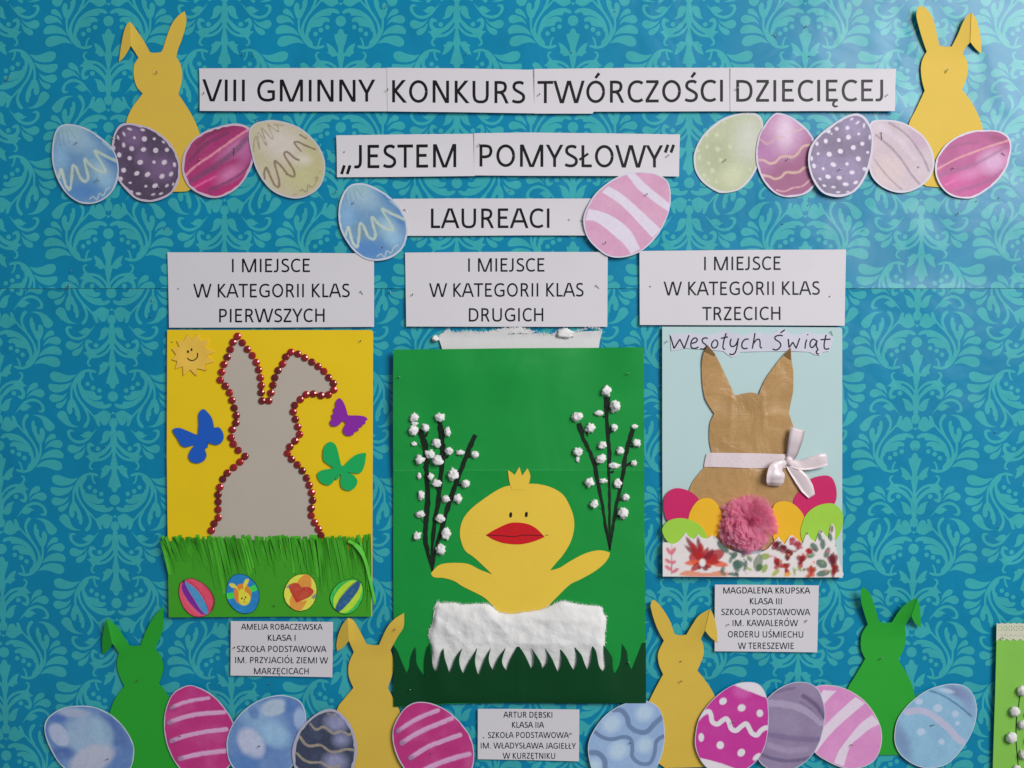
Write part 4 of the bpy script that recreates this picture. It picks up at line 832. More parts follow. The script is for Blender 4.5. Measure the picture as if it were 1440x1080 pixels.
def gem_mat():
    m, nt, b = nodes('red_rhinestone'); b.inputs['Metallic'].default_value = 0.4; b.inputs['Roughness'].default_value = 0.10
    b.inputs['Specular IOR Level'].default_value = 0.8; b.inputs['Coat Weight'].default_value = 1.0; b.inputs['Coat IOR'].default_value = 1.6; b.inputs['Coat Roughness'].default_value = 0.08
    N = nt.nodes.new; oi = N('ShaderNodeObjectInfo'); r = N('ShaderNodeMapRange'); r.inputs['To Min'].default_value = 0.7; r.inputs['To Max'].default_value = 1.9
    nt.links.new(oi.outputs['Random'], r.inputs['Value']); v = N('ShaderNodeVectorMath'); v.operation = 'SCALE'; v.inputs[0].default_value = (0.26, 0.004, 0.005); nt.links.new(r.outputs[0], v.inputs['Scale']); nt.links.new(v.outputs[0], b.inputs['Base Color'])
    return m
M['gem'] = gem_mat()
def metal():
    m, nt, b = nodes('pin_steel'); b.inputs['Base Color'].default_value = (0.30, 0.30, 0.31, 1); b.inputs['Metallic'].default_value = 1; b.inputs['Roughness'].default_value = 0.22; return m
M['steel'] = metal()

# ---------------------------------------------------------------- card with the rhinestone bunny
K1 = F(225, 455, 6); K2 = F(365, 455, 6); K3 = F(225, 600, 6); K4 = F(365, 600, 6)
def cb1(x, y): return 0.5 * (vn(x, y, 130, 31) + 1) * 0.4 + 0.6 * ((x - 380) / 145) ** 4
card = thing('bunny_card', 'golden yellow card with a grey bunny outlined in red rhinestones above green paper grass', 'greeting card', P3(380, 868, 1.4, 1), 'winning cards made by children')
sheet('backing_card', [(236,464),(520,464.3),(524,465.2),(525,470),(524.5,640),(523.6,866),(238,867.5),(235.3,640)], 1.4, [M['gold'], M['edge']], 1.1, 16, cb1, parent=card, wallmat=1)
CT = 2.5
gemL = K1([(655,107),(617,157),(593,220),(568,283),(539,345),(520,410),(509,477),(552,527),(587,583),(608,647),(626,712),(644,775),(641,837),(611,893),(600,962),(619,1017),(660,1069)]) + K3([(718,250),(675,298),(622,345),(569,391),(530,443),(505,511),(490,573),(491,634),(490,700),(492,768),(457,818),(433,876)])
gemR = K1([(695,163),(738,218),(779,270),(813,328),(833,390),(847,457),(855,523),(854,583),(861,652)])
gemE = K1([(918,652),(937,586),(953,520),(969,457),(997,395),(1035,340)]) + K2([(222,281),(265,242),(325,257),(382,289),(441,325),(495,362),(543,403),(583,456),(623,505),(627,560),(581,601),(520,607),(455,594),(395,599),(345,640),(296,690),(284,745),(303,808),(323,872),(338,935),(301,990),(256,1040)]) + K4([(235,225),(271,275),(319,322),(361,372),(396,432),(419,494),(440,557),(448,622),(436,689),(436,750),(466,809),(498,865),(519,918)])
sil = gemL[::-1] + gemR + gemE
sheet('bunny_cutout', [(301,764)] + sil + [(447,764)], CT + 0.02, [M['grey']], 0.3, 14, cb1, parent=card)
def gem_mesh():
    V = []; n = 10
    for z, r, o in ((0, 1, 0), (.12, 1, 0), (.36, .84, .5), (.36, .84, .5), (.58, .45, 0), (.64, .12, 0)):
        for i in range(n): a = 2 * math.pi * (i + o) / n; V.append((r * math.cos(a), -z, r * math.sin(a)))
    Fc = []; sm = []
    for i in range(n):
        j = (i + 1) % n; Fc.append((i, j, n + j, n + i)); Fc.append((n + i, n + j, 2 * n + i)); Fc.append((n + j, 2 * n + j, 2 * n + i)); sm += [False] * 3
        Fc.append((3 * n + i, 3 * n + j, 4 * n + j)); Fc.append((3 * n + i, 4 * n + j, 4 * n + i)); Fc.append((4 * n + i, 4 * n + j, 5 * n + j, 5 * n + i)); sm += [True] * 3
    Fc.append(tuple(range(5 * n, 6 * n))); sm.append(True); Fc.append(tuple(range(n - 1, -1, -1))); sm.append(False)
    me = bpy.data.meshes.new('rhinestone'); me.from_pydata(V, [], Fc); me.materials.append(M['gem']); me.polygons.foreach_set('use_smooth', sm); return me
GM = gem_mesh(); co = ORG[card.name]
for x, y in sil:
    o = bpy.data.objects.new('rhinestone', GM); COL.objects.link(o); o.parent = card
    h = CT + 0.32 + float(cb1(np.array([x]), np.array([y]))[0]); k = 1 - h * 0.001 / DC
    o.location = Vector((np.array(P3(x, y, h, k)) - co).tolist()); r = 5.5 * S; o.scale = (r, r * 0.9, r)
    o.rotation_euler = (random.uniform(-.1, .1), random.uniform(0, 6.28), random.uniform(-.1, .1))
def sun_card():
    tips = [(240,88),(320,84),(415,130),(466,240),(460,322),(395,397),(310,441),(202,441),(133,382),(104,303),(104,213),(146,146)]
    val = [(272,138),(340,148),(385,207),(395,272),(382,345),(318,378),(258,388),(197,362),(152,318),(142,262),(168,196),(205,148)]
    pts = []
    for t, v in zip(tips, val): pts += [t + (1,), v + (1,)]
    o = sheet('sun_sticker', K1(pts), CT, [M['sun']], 1.3, 5, lambda x, y: cb1(x, y) - 0.5 * (np.hypot(x - 272.5, y - 499) < 17), parent=card)
    g = [K1(circle(236, 237, 9, 12)), K1(circle(266, 220, 8, 12)), taper(K1([(230,290),(250,307),(275,313),(300,300),(316,280),(316,248)]), 4, wd=1.5)]
    for q in g:
        sheet('printed_smile', q, CT + 0.95 + 0.4, [M['dark']], 0.06, 8, None, parent=o)
sun_card()
def foam(pts, mat, label):
    o = sheet('butterfly_sticker', smooth(pts, True, 5), CT, [M[mat]], 1.8, 6, cb1, parent=card); o['label'] = label; return o
bo = foam(K1([(365,722),(400,745),(440,800),(458,880,1),(500,876),(532,920),(537,970),(512,1012),(470,1022),(400,1000,1),(408,1025),(398,1050),(375,1050,1),(390,1090),(393,1120),(370,1160),(320,1177),(268,1162),(246,1120),(262,1070),(300,1020,1),(220,1042),(180,1020),(155,975),(118,915),(118,888),(160,880),(215,897),(325,945,1),(332,850),(332,760)]), 'foam_blue', 'blue foam butterfly')
foam(K4([(600,128),(640,150),(660,200),(688,320,1),(710,330),(760,280),(820,235),(893,222),(897,260),(882,340),(850,390),(790,388),(735,380,1),(790,405),(825,450),(815,500),(770,537),(710,525),(685,480),(690,408,1),(676,402),(667,440),(643,440),(655,400,1),(620,470),(580,492),(520,468),(490,410),(510,375),(560,360),(630,350,1),(580,315),(542,280),(540,200),(565,145)]), 'foam_green', 'green foam butterfly')
foam(K2([(670,630),(700,650),(725,700),(745,772,1),(770,775),(830,775),(890,785),(912,808),(893,822,1),(893,845),(870,850,1),(865,872),(835,880,1),(835,905),(800,912,1),(790,940),(740,945),(705,905),(733,840,1),(710,820),(690,835,1),(655,865),(610,862),(597,830),(617,800,1),(612,770),(632,755,1),(628,720),(645,700,1),(645,665)]), 'foam_purple', 'purple foam butterfly with scalloped wings')
fr = sheet('grass_fringe', [(236.5,775),(300,772),(420,772),(521,775),(522.3,866.8),(380,867),(238,868)], CT + 0.35, [M['grass']], 0.3, 14, cb1, parent=card)
def grass_blades():
    rs = random.Random(5); x = 237.0; i = 0
    while x < 519:
        wv = rs.uniform(2.4, 5.4); lean = 10 + 4 * math.sin(x / 38) + rs.uniform(-1.2, 1.8)
        if x > 495: lean = lean * (520 - x) / 30
        yr = 812 + 16 * math.sin(x / 23.0) + rs.uniform(-12, 14)
        if 250 < x < 300 or 335 < x < 365: yr -= 12
        yt = 757 + rs.uniform(-2.5, 3.5); lift = 1.3 + 0.9 * math.sin(x / 17.0 + 1) + rs.uniform(-.7, 1.8)
        b0 = CT + 0.75 + float(cb1(np.array([x]), np.array([yr]))[0]); xr = x + wv / 2
        ribbon('grass_blade', [(xr, yr, b0), (xr - lean * .30, yr - (yr - yt) * .35, b0 + lift * .25), (xr - lean * .65, yr - (yr - yt) * .7, b0 + lift * .7), (xr - lean, yt, b0 + lift)], [wv * .98, wv, wv * 1.05, wv * 1.1], 0.18, M['grass'] if rs.random() < .8 else M['grass2'], fr, tilt=[0, rs.uniform(-.2, .3), rs.uniform(-.4, .6), rs.uniform(-.6, .9)], n=2, h_ref=4, cols=2)
        x += wv; i += 1
    x = 236
    while x < 520:
        wv = rs.uniform(3, 6); lean = 7 + rs.uniform(-4, 5); yt = 753.5 + rs.uniform(-2, 2.5); b0 = CT + 0.35 + float(cb1(np.array([x]), np.array([770.]))[0])
        ribbon('grass_blade', [(x, 782, b0), (x - lean * .5, 770, b0 + .1), (x - lean, yt, b0 + rs.uniform(.1, .5))], [wv, wv, wv], 0.15, M['grass2'] if rs.random() < .5 else M['grass'], fr, n=2, h_ref=3, cols=2)
        x += wv * 1.15
    for p in ([(498, 764, 7), (512, 782, 7.5), (520, 812, 6), (528, 850, 4.5)], [(490, 760, 6.5), (508, 772, 7), (516, 800, 5.5), (519, 832, 3.6)], [(514, 860, 3.4), (516, 800, 4.5), (516, 752, 4.5)], [(519.5, 850, 3.2), (520, 800, 4.0), (519, 751, 3.6)]):
        ribbon('grass_blade', p, [4, 4.2, 4, 2.6][:len(p)], 0.18, M['grass2'], fr, tilt=.5, n=4, h_ref=5, cols=3)
grass_blades()
E1 = F(220, 740, 8); E2 = F(370, 740, 8)
def hand_egg(F_, pts, pf, label, oc):
    o = polar_egg('drawn_egg', smooth(F_(pts), True, 5), 0.85, pf, CT + 0.85 + float(cb1(np.array([F_(pts)[0][0]]), np.array([F_(pts)[0][1]]))[0]) + 0.15, parent=fr, step=0.8, mcol=oc, bend=(0.3, 0.2), thick=0.2, wob=.25)
    o['label'] = label; return o
def h1(X, Y):
    P = Paint(X, Y, (236, 72, 96), .56, .12, 41); P.wash(4, .25, (240, 120, 140), (200, 30, 70)); Q = lambda p, c, k=.95: P.mix(P.poly(E1(p), .7) * k, c)
    Q([(310,610,1),(300,680),(320,780),(400,890),(550,995,1),(470,1000),(360,900),(300,800),(285,700)], (238, 84, 108))
    Q([(310,612,1),(360,720),(430,830),(480,920),(550,992,1),(500,985),(400,890),(320,780),(285,690)], (104, 34, 140))
    Q([(312,605,1),(360,640),(440,700),(510,790),(570,900),(590,970,1),(550,995,1),(480,910),(420,810),(350,700)], (48, 140, 186))
    P.mix(P.line(E1([(340,600),(440,680),(530,800),(590,960)]), .8, .8) * .8, (90, 30, 60)); P.mix(P.line(E1([(550,650),(620,740),(650,840),(620,950)]), 3, 2) * .7, (70, 40, 40)); P.mix(P.ell(*E1([(305,612)])[0], 2.5, 2.5, 0, 1), (16, 40, 80))
    P.mix(P.line(E1([(312,610),(350,740),(430,860),(550,992)]), .6, .6) * .6, (60, 20, 80)); return P.done()
hand_egg(E1, [(385,585),(450,600),(550,660),(620,740),(655,820),(650,900),(610,970),(530,1015),(450,1020),(370,985),(310,920),(270,830),(252,740),(265,650),(310,605)], h1, 'striped pink, purple and blue drawn egg', (.10, .01, .02))
def h2(X, Y):
    P = Paint(X, Y, (34, 118, 176), .56, .1, 42); P.wash(5, .25, (70, 150, 200), (20, 90, 150)); Q = lambda p, c, k=.97: P.mix(P.poly(E1(p), .7) * k, c)
    Q([(785,755,1),(860,742,1),(875,810,1),(790,822,1)], (60, 200, 60)); Q([(1040,690,1),(1110,655,1),(1140,715,1),(1075,745,1)], (60, 200, 60))
    P.mix(P.ell(*E1([(970,765)])[0], 12.3, 15, -8, .8), (238, 124, 40)); Y_ = (206, 196, 60)
    Q([(815,655,1),(850,640),(890,660),(925,720),(930,760,1),(900,700),(850,690)], Y_); Q([(975,660,1),(1000,600),(1040,595),(1030,640),(1000,690),(985,740,1)], Y_)
    P.mix(P.ell(*E1([(990,815)])[0], 8.4, 9.4, 0, .8), Y_); P.mix(P.ell(*E1([(965,760)])[0], 5, 7, 0, .8), Y_)
    dots(P, E1, [(962,812,9,12),(1003,800,9,11),(990,825,8,6)], (40, 44, 30), soft=.7); P.mix(P.line(E1([(975,855),(992,848),(1008,855)]), .7, .7) * .7, (60, 60, 30)); return P.done()
hand_egg(E1, [(930,535),(1010,550),(1090,610),(1140,690),(1160,790),(1140,890),(1090,960),(1010,985),(920,965),(840,900),(795,820),(785,720),(810,620),(860,555)], h2, 'blue drawn egg with a yellow rabbit face', (.01, .03, .05))
def h3(X, Y):
    P = Paint(X, Y, (214, 206, 74), .56, .08, 43); Q = lambda p, c, k=.95: P.mix(P.poly(E2(p), .7) * k, c)
    Q([(480,540,1),(530,560),(545,640),(535,700),(480,740),(420,680),(380,640),(430,570)], (232, 132, 56)); Q([(330,760,1),(300,830),(310,920),(370,950),(440,930),(500,830,1),(420,840)], (232, 132, 56))
    Q([(255,690,1),(300,650),(310,700,1)], (120, 140, 140)); Q([(540,800,1),(600,745,1),(600,800,1),(570,820,1)], (110, 130, 130))
    Q([(375,860,1),(320,760),(290,680),(330,640),(390,640),(435,690,1),(490,680),(550,700),(570,740),(530,790),(450,830)], (176, 40, 44)); P.wash(5, .12, (240, 200, 120), (150, 60, 30)); return P.done()
hand_egg(E2, [(450,535),(520,545),(580,610),(605,700),(600,800),(560,880),(500,935),(410,955),(330,930),(260,860),(232,770),(250,680),(300,600),(370,550)], h3, 'yellow and orange drawn egg with a red heart', (.06, .05, .01))
def h4(X, Y):
    P = Paint(X, Y, (50, 178, 70), .56, .08, 44); Q = lambda p, c, k=.97: P.mix(P.poly(E2(p), .7) * k, c)
    Q([(1060,610,1),(960,620),(860,700),(800,800),(795,900),(815,935,1),(850,975,1),(950,960),(1040,880),(1100,770),(1115,680),(1090,630,1)], (170, 204, 50))
    Q([(1065,612,1),(1095,630,1),(1080,700),(1000,820),(920,910),(850,965),(812,945,1),(830,870),(900,770),(980,680)], (20, 76, 130))
    P.mix(P.line(E2([(1060,612),(960,690),(860,820),(812,940)]), .8, .7) * .8, (20, 60, 40)); P.mix(P.line(E2([(940,620),(840,700),(785,800),(780,880)]), .6, .6) * .7, (30, 90, 40)); P.wash(4, .15, (200, 230, 120), (20, 70, 60)); return P.done()
hand_egg(E2, [(980,590),(1080,610),(1125,680),(1130,780),(1090,880),(1020,960),(930,990),(840,960),(780,900),(752,810),(780,720),(850,640)], h4, 'green and lime drawn egg with a dark blue stripe', (.01, .05, .02))

# ---------------------------------------------------------------- card with the chick
Q1 = F(545, 560, 6); Q2 = F(740, 520, 6); Q5 = F(545, 840, 6.75); Q7 = F(630, 640, 4.91)
def cb2(x, y):
    up = np.clip((690 - y) / 170, 0, 1)
    return 3.4 * up * (vn(x, y * .4, 60, 57) + 1) + 1.6 * up * (vn(x * .7 + y * .7, y * .5 - x * .4, 45, 58) + 1) + 0.7 * (vn(x, y, 120, 51) + 1) + 0.5 * (vn(x * .8 + y * .6, (y * .8 - x * .6) * .5, 60, 52) + 1) * np.clip((680 - y) / 120, 0, 1) + 0.7 * np.exp(-np.abs(y - 661) / 14.0) + 0.5 * np.clip((x - 730) / 170, 0, 1) ** 2
ck = thing('chick_card', 'large green card with a yellow chick, cotton willow twigs and a cotton wool nest', 'greeting card', P3(730, 990, 1.8, 1), 'winning cards made by children')
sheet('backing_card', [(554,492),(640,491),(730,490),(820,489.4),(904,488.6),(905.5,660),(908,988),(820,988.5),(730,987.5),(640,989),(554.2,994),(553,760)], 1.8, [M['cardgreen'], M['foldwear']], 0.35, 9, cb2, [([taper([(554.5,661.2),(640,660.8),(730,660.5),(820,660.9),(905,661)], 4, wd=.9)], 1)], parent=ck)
def fuzz(name, edge, nrm_len, count, mat, parent, h, seed=0, wd=0.35):
    """loose fibres along an edge, one mesh"""
    rs = random.Random(seed); V = []; Fc = []; L = len(edge)
    for i in range(count):
        a = rs.randrange(L - 1); t = rs.random(); x = edge[a][0] * (1 - t) + edge[a + 1][0] * t; y = edge[a][1] * (1 - t) + edge[a + 1][1] * t
        an = rs.uniform(0, 6.28); ln = nrm_len * rs.uniform(.4, 1.2); cv = rs.uniform(-1, 1); hh = h + rs.uniform(-.5, .8); pts = []
        for s in range(4):
            u = s / 3; pts.append((x + math.cos(an + cv * u) * ln * u, y + math.sin(an + cv * u) * ln * u, hh + rs.uniform(-.2, .4)))
        n = len(V)
        for (px, py, ph) in pts:
            V.append(P3(px - math.sin(an) * wd / 2, py + math.cos(an) * wd / 2, ph, 1 - h * .001 / DC)); V.append(P3(px + math.sin(an) * wd / 2, py - math.cos(an) * wd / 2, ph, 1 - h * .001 / DC))
        for s in range(3): Fc.append((n + 2 * s, n + 2 * s + 1, n + 2 * s + 3, n + 2 * s + 2))
    o = link(name, V, Fc, mat, parent=parent); o['kind'] = 'stuff'; return o
TE = F(540, 440, 3.79)
tedge = [(292,128),(305,112),(330,96),(345,90),(365,100),(400,104),(430,96),(470,99),(510,101),(560,99),(600,90),(640,84),(680,80),(720,77),(755,84),(790,94),(825,106),(860,110),(900,113),(920,100),(940,88),(965,84),(985,98),(1005,106),(1030,96),(1050,90),(1085,80),(1120,78),(1145,82),(1163,92)]
rs_ = random.Random(8)
tj = [(x + rs_.uniform(-3, 3), y + rs_.uniform(-5, 5)) for x, y in densify(tedge, 6)[:-60]]
tj = [p for p in tj if p[1] < 135 or p[0] > 1150 or p[0] < 300]
tp_ = sheet('torn_paper', TE([(312,200),(300,160)]) + TE([p for p in tj]) + TE([(1163,95),(1150,150),(1143,200)]), 1.45, [M['torn']], 0.3, 4, lambda x, y: 1.1 * np.clip((474 - y) / 8, 0, 1) * (1 + .6 * vn(x, y, 7, 3, 2)), parent=ck)
fuzz('paper_fibres', TE(tedge), 3.2, 420, M['cotton'], tp_, 3.0, 2, .3)
bud('cotton_tuft', 612.5, 476.5, 5.5, 4, 1.0, M['cotton'], ck, rough=.5)
bud('cotton_tuft', 795, 469, 11, 7, 2.2, M['cotton'], ck, rough=.5, depth=2)
CTK = 2.3
def stem(Fx, pts, wds):
    p = Fx([(x, y, w_) for (x, y), w_ in zip(pts, wds)]); q = []
    for a, b in zip(p[:-1], p[1:]):
        for t in (0, .25, .5, .75): q.append((a[0] + (b[0] - a[0]) * t + rs_.uniform(-.35, .35), a[1] + (b[1] - a[1]) * t, (a[2] + (b[2] - a[2]) * t) / 6 * rs_.uniform(.72, 1.15)))
    q.append((p[-1][0], p[-1][1], wds[-1] / 6))
    return sheet('willow_twig', taper(q, 2), CTK, [M['mark']], 0.12, 6, cb2, parent=ck)
def twig(Fx, pts, wds, side, buds):
    t = stem(Fx, pts, wds)
    for i, (a, b) in enumerate(side):
        p = Fx([a, b]); sheet('leaf_scale', smooth([(p[0][0], p[0][1], 1), ((p[0][0] + p[1][0]) / 2 - 1.6, (p[0][1] + p[1][1]) / 2 - 1.2), (p[1][0], p[1][1]), ((p[0][0] + p[1][0]) / 2 + 1.6, (p[0][1] + p[1][1]) / 2 + 1.8)], True, 3), CTK + .03, [M['mark']], 0.12, 6, cb2, parent=t)
    for x, y, rx, ry in buds:
        X, Y = Fx([(x, y)])[0]; h = CTK + float(cb2(np.array([X]), np.array([Y]))[0])
        bud('cotton_bud', X, Y, rx / 6 * .86, ry / 6 * .86, h, M['cotton'], t, rough=.5, freq=1.9)
twig(Q1, [(262,262),(295,320),(318,400),(325,500),(328,600),(335,700),(340,850),(328,1000),(318,1120),(322,1220),(345,1330),(378,1465)], [40,50,50,46,42,42,42,48,50,42,28,10],
     [((340,280),(318,330)),((255,375),(292,430)),((300,590),(330,560)),((290,640),(325,690)),((360,520),(335,560)),((275,1010),(310,1060)),((270,1170),(310,1200)),((325,280),(350,290))],
     [(225,162,45,35),(228,213,34,18),(218,270,42,45),(322,250,35,38),(225,385,28,20),(270,518,42,45),(362,470,48,38),(268,655,20,30),(365,660,28,32),(285,818,32,42),(280,978,45,32),(247,1160,35,38)])
twig(Q1, [(442,195),(455,300),(466,400),(468,500),(455,620),(440,740),(425,900),(402,1020),(386,1150),(375,1300),(378,1465)], [46,48,46,42,44,50,44,40,34,28,10],
     [((520,480),(475,510)),((480,300),(470,340)),((430,420),(460,430)),((400,720),(425,800)),((425,570),(450,580))],
     [(443,160,45,38),(508,285,32,42),(415,375,42,38),(520,445,35,35),(425,525,50,50),(415,715,48,36)])
twig(Q1, [(742,308),(690,420),(645,540),(600,660),(562,760),(515,900),(475,1040),(440,1150),(405,1270),(378,1465)], [32,46,46,42,44,42,40,34,28,10],
     [((720,480),(665,500)),((610,470),(650,520)),((640,720),(590,740)),((500,870),(530,860)),((460,1230),(410,1220))],
     [(615,458,40,25),(740,475,35,32),(553,640,45,55),(658,718,38,36),(443,1013,45,38),(492,850,40,34),(592,843,38,42),(495,1140,42,52),(452,1275,45,52)])
twig(Q2, [(440,450),(480,580),(540,700),(580,820),(608,980),(645,1160),(672,1340),(705,1525)], [46,36,32,34,30,26,26,12],
     [((500,470),(515,570)),((480,660),(520,690)),((590,780),(600,810)),((570,960),(600,990)),((600,1150),(640,1180))],
     [(430,398,52,42),(540,490,40,48),(435,690,45,40),(432,750,18,35),(630,752,48,40),(530,950,45,42),(573,1130,40,42)])
twig(Q2, [(680,230),(676,400),(688,560),(700,700),(694,850),(700,1000),(702,1200),(705,1525)], [60,34,32,34,28,24,24,12],
     [((720,480),(700,545)),((690,330),(720,345)),((740,850),(705,870)),((670,970),(700,1000)),((640,400),(665,390))],
     [(675,180,45,48),(750,308,50,52),(615,365,42,26),(742,488,30,32),(640,635,38,36),(742,808,52,30),(650,937,40,24)])
twig(Q2, [(900,500),(860,620),(830,760),(812,900),(782,1040),(752,1180),(730,1330),(705,1525)], [42,36,36,34,34,32,28,12],
     [((900,640),(870,650)),((890,770),(830,820)),((790,930),(800,980)),((800,1080),(770,1110)),((790,1230),(760,1240))],
     [(915,478,32,20),(930,618,38,38),(795,682,36,34),(908,785,28,26),(770,958,36,44),(840,1073,34,30),(815,1207,48,50)])
chp = Q7([(430,208),(350,235),(250,300),(160,370),(105,440),(83,520),(90,590),(120,660),(180,705),(240,760),(305,822,1),(220,790)]) + F(545, 680, 6)([(690,680),(600,668),(490,672),(430,690),(395,722),(368,757),(385,785),(420,793),(470,795),(560,820),(640,870),(800,950),(870,1010),(950,1100),(1050,1200,1)]) + [(765, 880, 1)] + F(740, 660, 6)([(180,1170),(265,1070),(370,970),(450,930),(560,870),(640,810),(690,750),(706,702,1),(650,685),(580,685),(480,715),(360,780),(280,830),(200,852,1),(250,790),(310,720),(370,620),(400,520),(403,430),(380,340),(320,225),(240,165),(140,130),(30,120)])
cf = sheet('chick_cutout', smooth(chp, True, 4), CTK + .05, [M['yellow_pale']], 0.3, 9, cb2, parent=ck)
CH = CTK + .40
sheet('crown_tuft', smooth(Q7([(413,102,1),(435,115),(460,135,1),(492,80,1),(512,140,1),(548,89,1),(568,140),(555,200),(520,238,1),(445,238,1),(425,190)]), True, 4), CH, [M['yellow_pale']], 0.3, 6, cb2, parent=cf)
bk = sheet('beak', smooth(Q7([(262,550,1),(330,510),(420,470),(490,465),(560,478),(615,510),(667,564,1),(600,592),(530,610),(470,615),(380,605),(310,580)]), True, 5), CH, [M['red'], M['redline']], 0.3, 6, cb2, [([taper(Q7([(268,552),(380,556),(450,562),(520,552),(600,553),(655,556)]), 4, wd=1.4)], 1)], parent=cf)
sheet('pencil_line', taper(Q7([(668,552),(692,552)]), 2, wd=.7, sm=False), CH, [M['redline']], 0.04, 5, cb2, parent=cf)
for x, y in ((433, 412), (541, 409)): sheet('eye', circle(*Q7([(x, y)])[0], 2.1, 4.0, n=14, ang=.1), CH, [M['dark']], 0.12, 5, cb2, parent=cf)
# cotton wool nest
cp = Q5([(470,42),(520,55),(560,48),(640,50),(700,62),(780,65),(860,55),(940,60),(1000,90),(1060,140),(1120,150),(1180,157),(1280,140),(1415,125),(1500,100),(1545,80),(1610,50),(1675,33),(1740,50),(1830,66),(1915,75),(2030,90),(2050,160),(2075,185),(2072,250),(2063,350),(2063,470),(2075,640),(2050,700),(1980,720),(1800,790),(1400,800),(1000,790),(700,780),(520,740),(455,700),(425,650),(425,540),(415,450),(395,370),(400,310),(430,240),(440,140)])
cpo = smooth(cp, True, 4); rq = random.Random(3)
cpo = [(x + rq.uniform(-.5, .5), y + rq.uniform(-.6, .6)) for x, y in densify(cpo, 2.2)]
def edge_d(X, Y, poly):
    d = np.full(len(X), 1e9)
    for (x1, y1), (x2, y2) in zip(poly, poly[1:] + poly[:1]):
        vx, vy = x2 - x1, y2 - y1; L = vx * vx + vy * vy + 1e-9; t = np.clip(((X - x1) * vx + (Y - y1) * vy) / L, 0, 1); d = np.minimum(d, np.hypot(X - x1 - t * vx, Y - y1 - t * vy))
    return d
def cot(x, y):
    d = edge_d(x, y, cpo[::3]); u = 1 - np.exp(-d / 3.5)
    low = np.clip((y - 903) / 25, 0, 1); up = np.clip((870 - y) / 14, 0, 1)
    dg = (x * 0.75 + y * .66); tr = (y * .75 - x * .66)
    r = 3.0 * (1 - np.abs(vn(dg * .4, tr, 30, 61))) + 1.6 * vn(x, y, 22, 62) + .6 * vn(x, y, 9, 63) + .2 * vn(x, y, 4, 64)
    return cb2(x, y) + u * (1.4 + 1.6 * (1 - low) + r * (1 - .9 * low) * (1 - .55 * up)) + .12 * vn(x, y, 2.5, 65)
nest = sheet('cotton_nest', cpo, CTK + .1, [M['cotton']], 0.3, 2.0, cot, parent=ck, jitter=.5)
fuzz('cotton_fibres', [p for p in smooth(cp, True, 4) if p[1] < 905], 3.0, 700, M['cotton'], nest, 4.0, 5, .28)
gp = [(60,1035,1),(57,460,1),(90,500),(140,620),(183,718,1),(208,660),(215,590),(240,510),(265,470,1),(272,540),(275,620),(310,690),(358,748,1),(352,650),(365,530),(402,425,1),(420,560),(435,650),(465,707,1),(490,620),(510,520),(535,470,1),(545,560),(570,640),(592,718,1),(620,640),(660,540),(713,470,1),(685,560),(690,640),(722,718,1),(760,630),(800,560),(855,465,1),(832,580),(845,670),(868,738,1),(900,640),(940,540),(983,470,1),(962,560),(975,630),(1005,683,1),(1040,590),(1080,520),(1125,460,1),(1090,570),(1095,630),(1132,690,1),(1150,620),(1190,530),(1230,455,1),(1250,455,1),(1295,520),(1335,600),(1362,668,1),(1387,620),(1385,540),(1363,468,1),(1415,540),(1455,610),(1470,668,1),(1515,600),(1515,530),(1490,465,1),(1555,560),(1590,640),(1618,705,1),(1645,620),(1645,540),(1623,455,1),(1695,550),(1730,620),(1767,685,1),(1795,600),(1790,520),(1760,445,1),(1835,530),(1865,610),(1898,685,1),(1925,600),(1933,520),(1938,440,1),(1975,500),(1990,570),(2005,640),(2040,692,1),(2070,650),(2060,560),(2047,440,1),(2105,520),(2133,580),(2135,660),(2153,725,1),(2195,660),(2218,560),(2225,440,1),(2270,510),(2280,600),(2315,685,1),(2365,560),(2415,430,1),(2450,430,1),(2452,1000,1),(1800,1003,1),(1250,994,1),(640,1000,1)]
def gb(x, y):
    m = np.clip((x - 590) / 30, 0, 1) * np.clip((872 - x) / 30, 0, 1); t = np.clip((988 - y) / 55, 0, 1)
    pleat = vn(x, y * .25, 30, 71) * .8 * np.clip((y - 925) / 30, 0, 1) * np.clip((992 - y) / 30, .3, 1)
    return cb2(x, y) + m * 4.3 * np.sqrt(t) + pleat * m + .2 * vn(x, y, 40, 72) + .6 * np.exp(-np.abs(x - 730.5) / 3.0)
sheet('paper_grass', smooth(Q5(gp), True, 3), CTK + .1, [M['darkgreen']], 0.3, 5, gb, parent=ck)

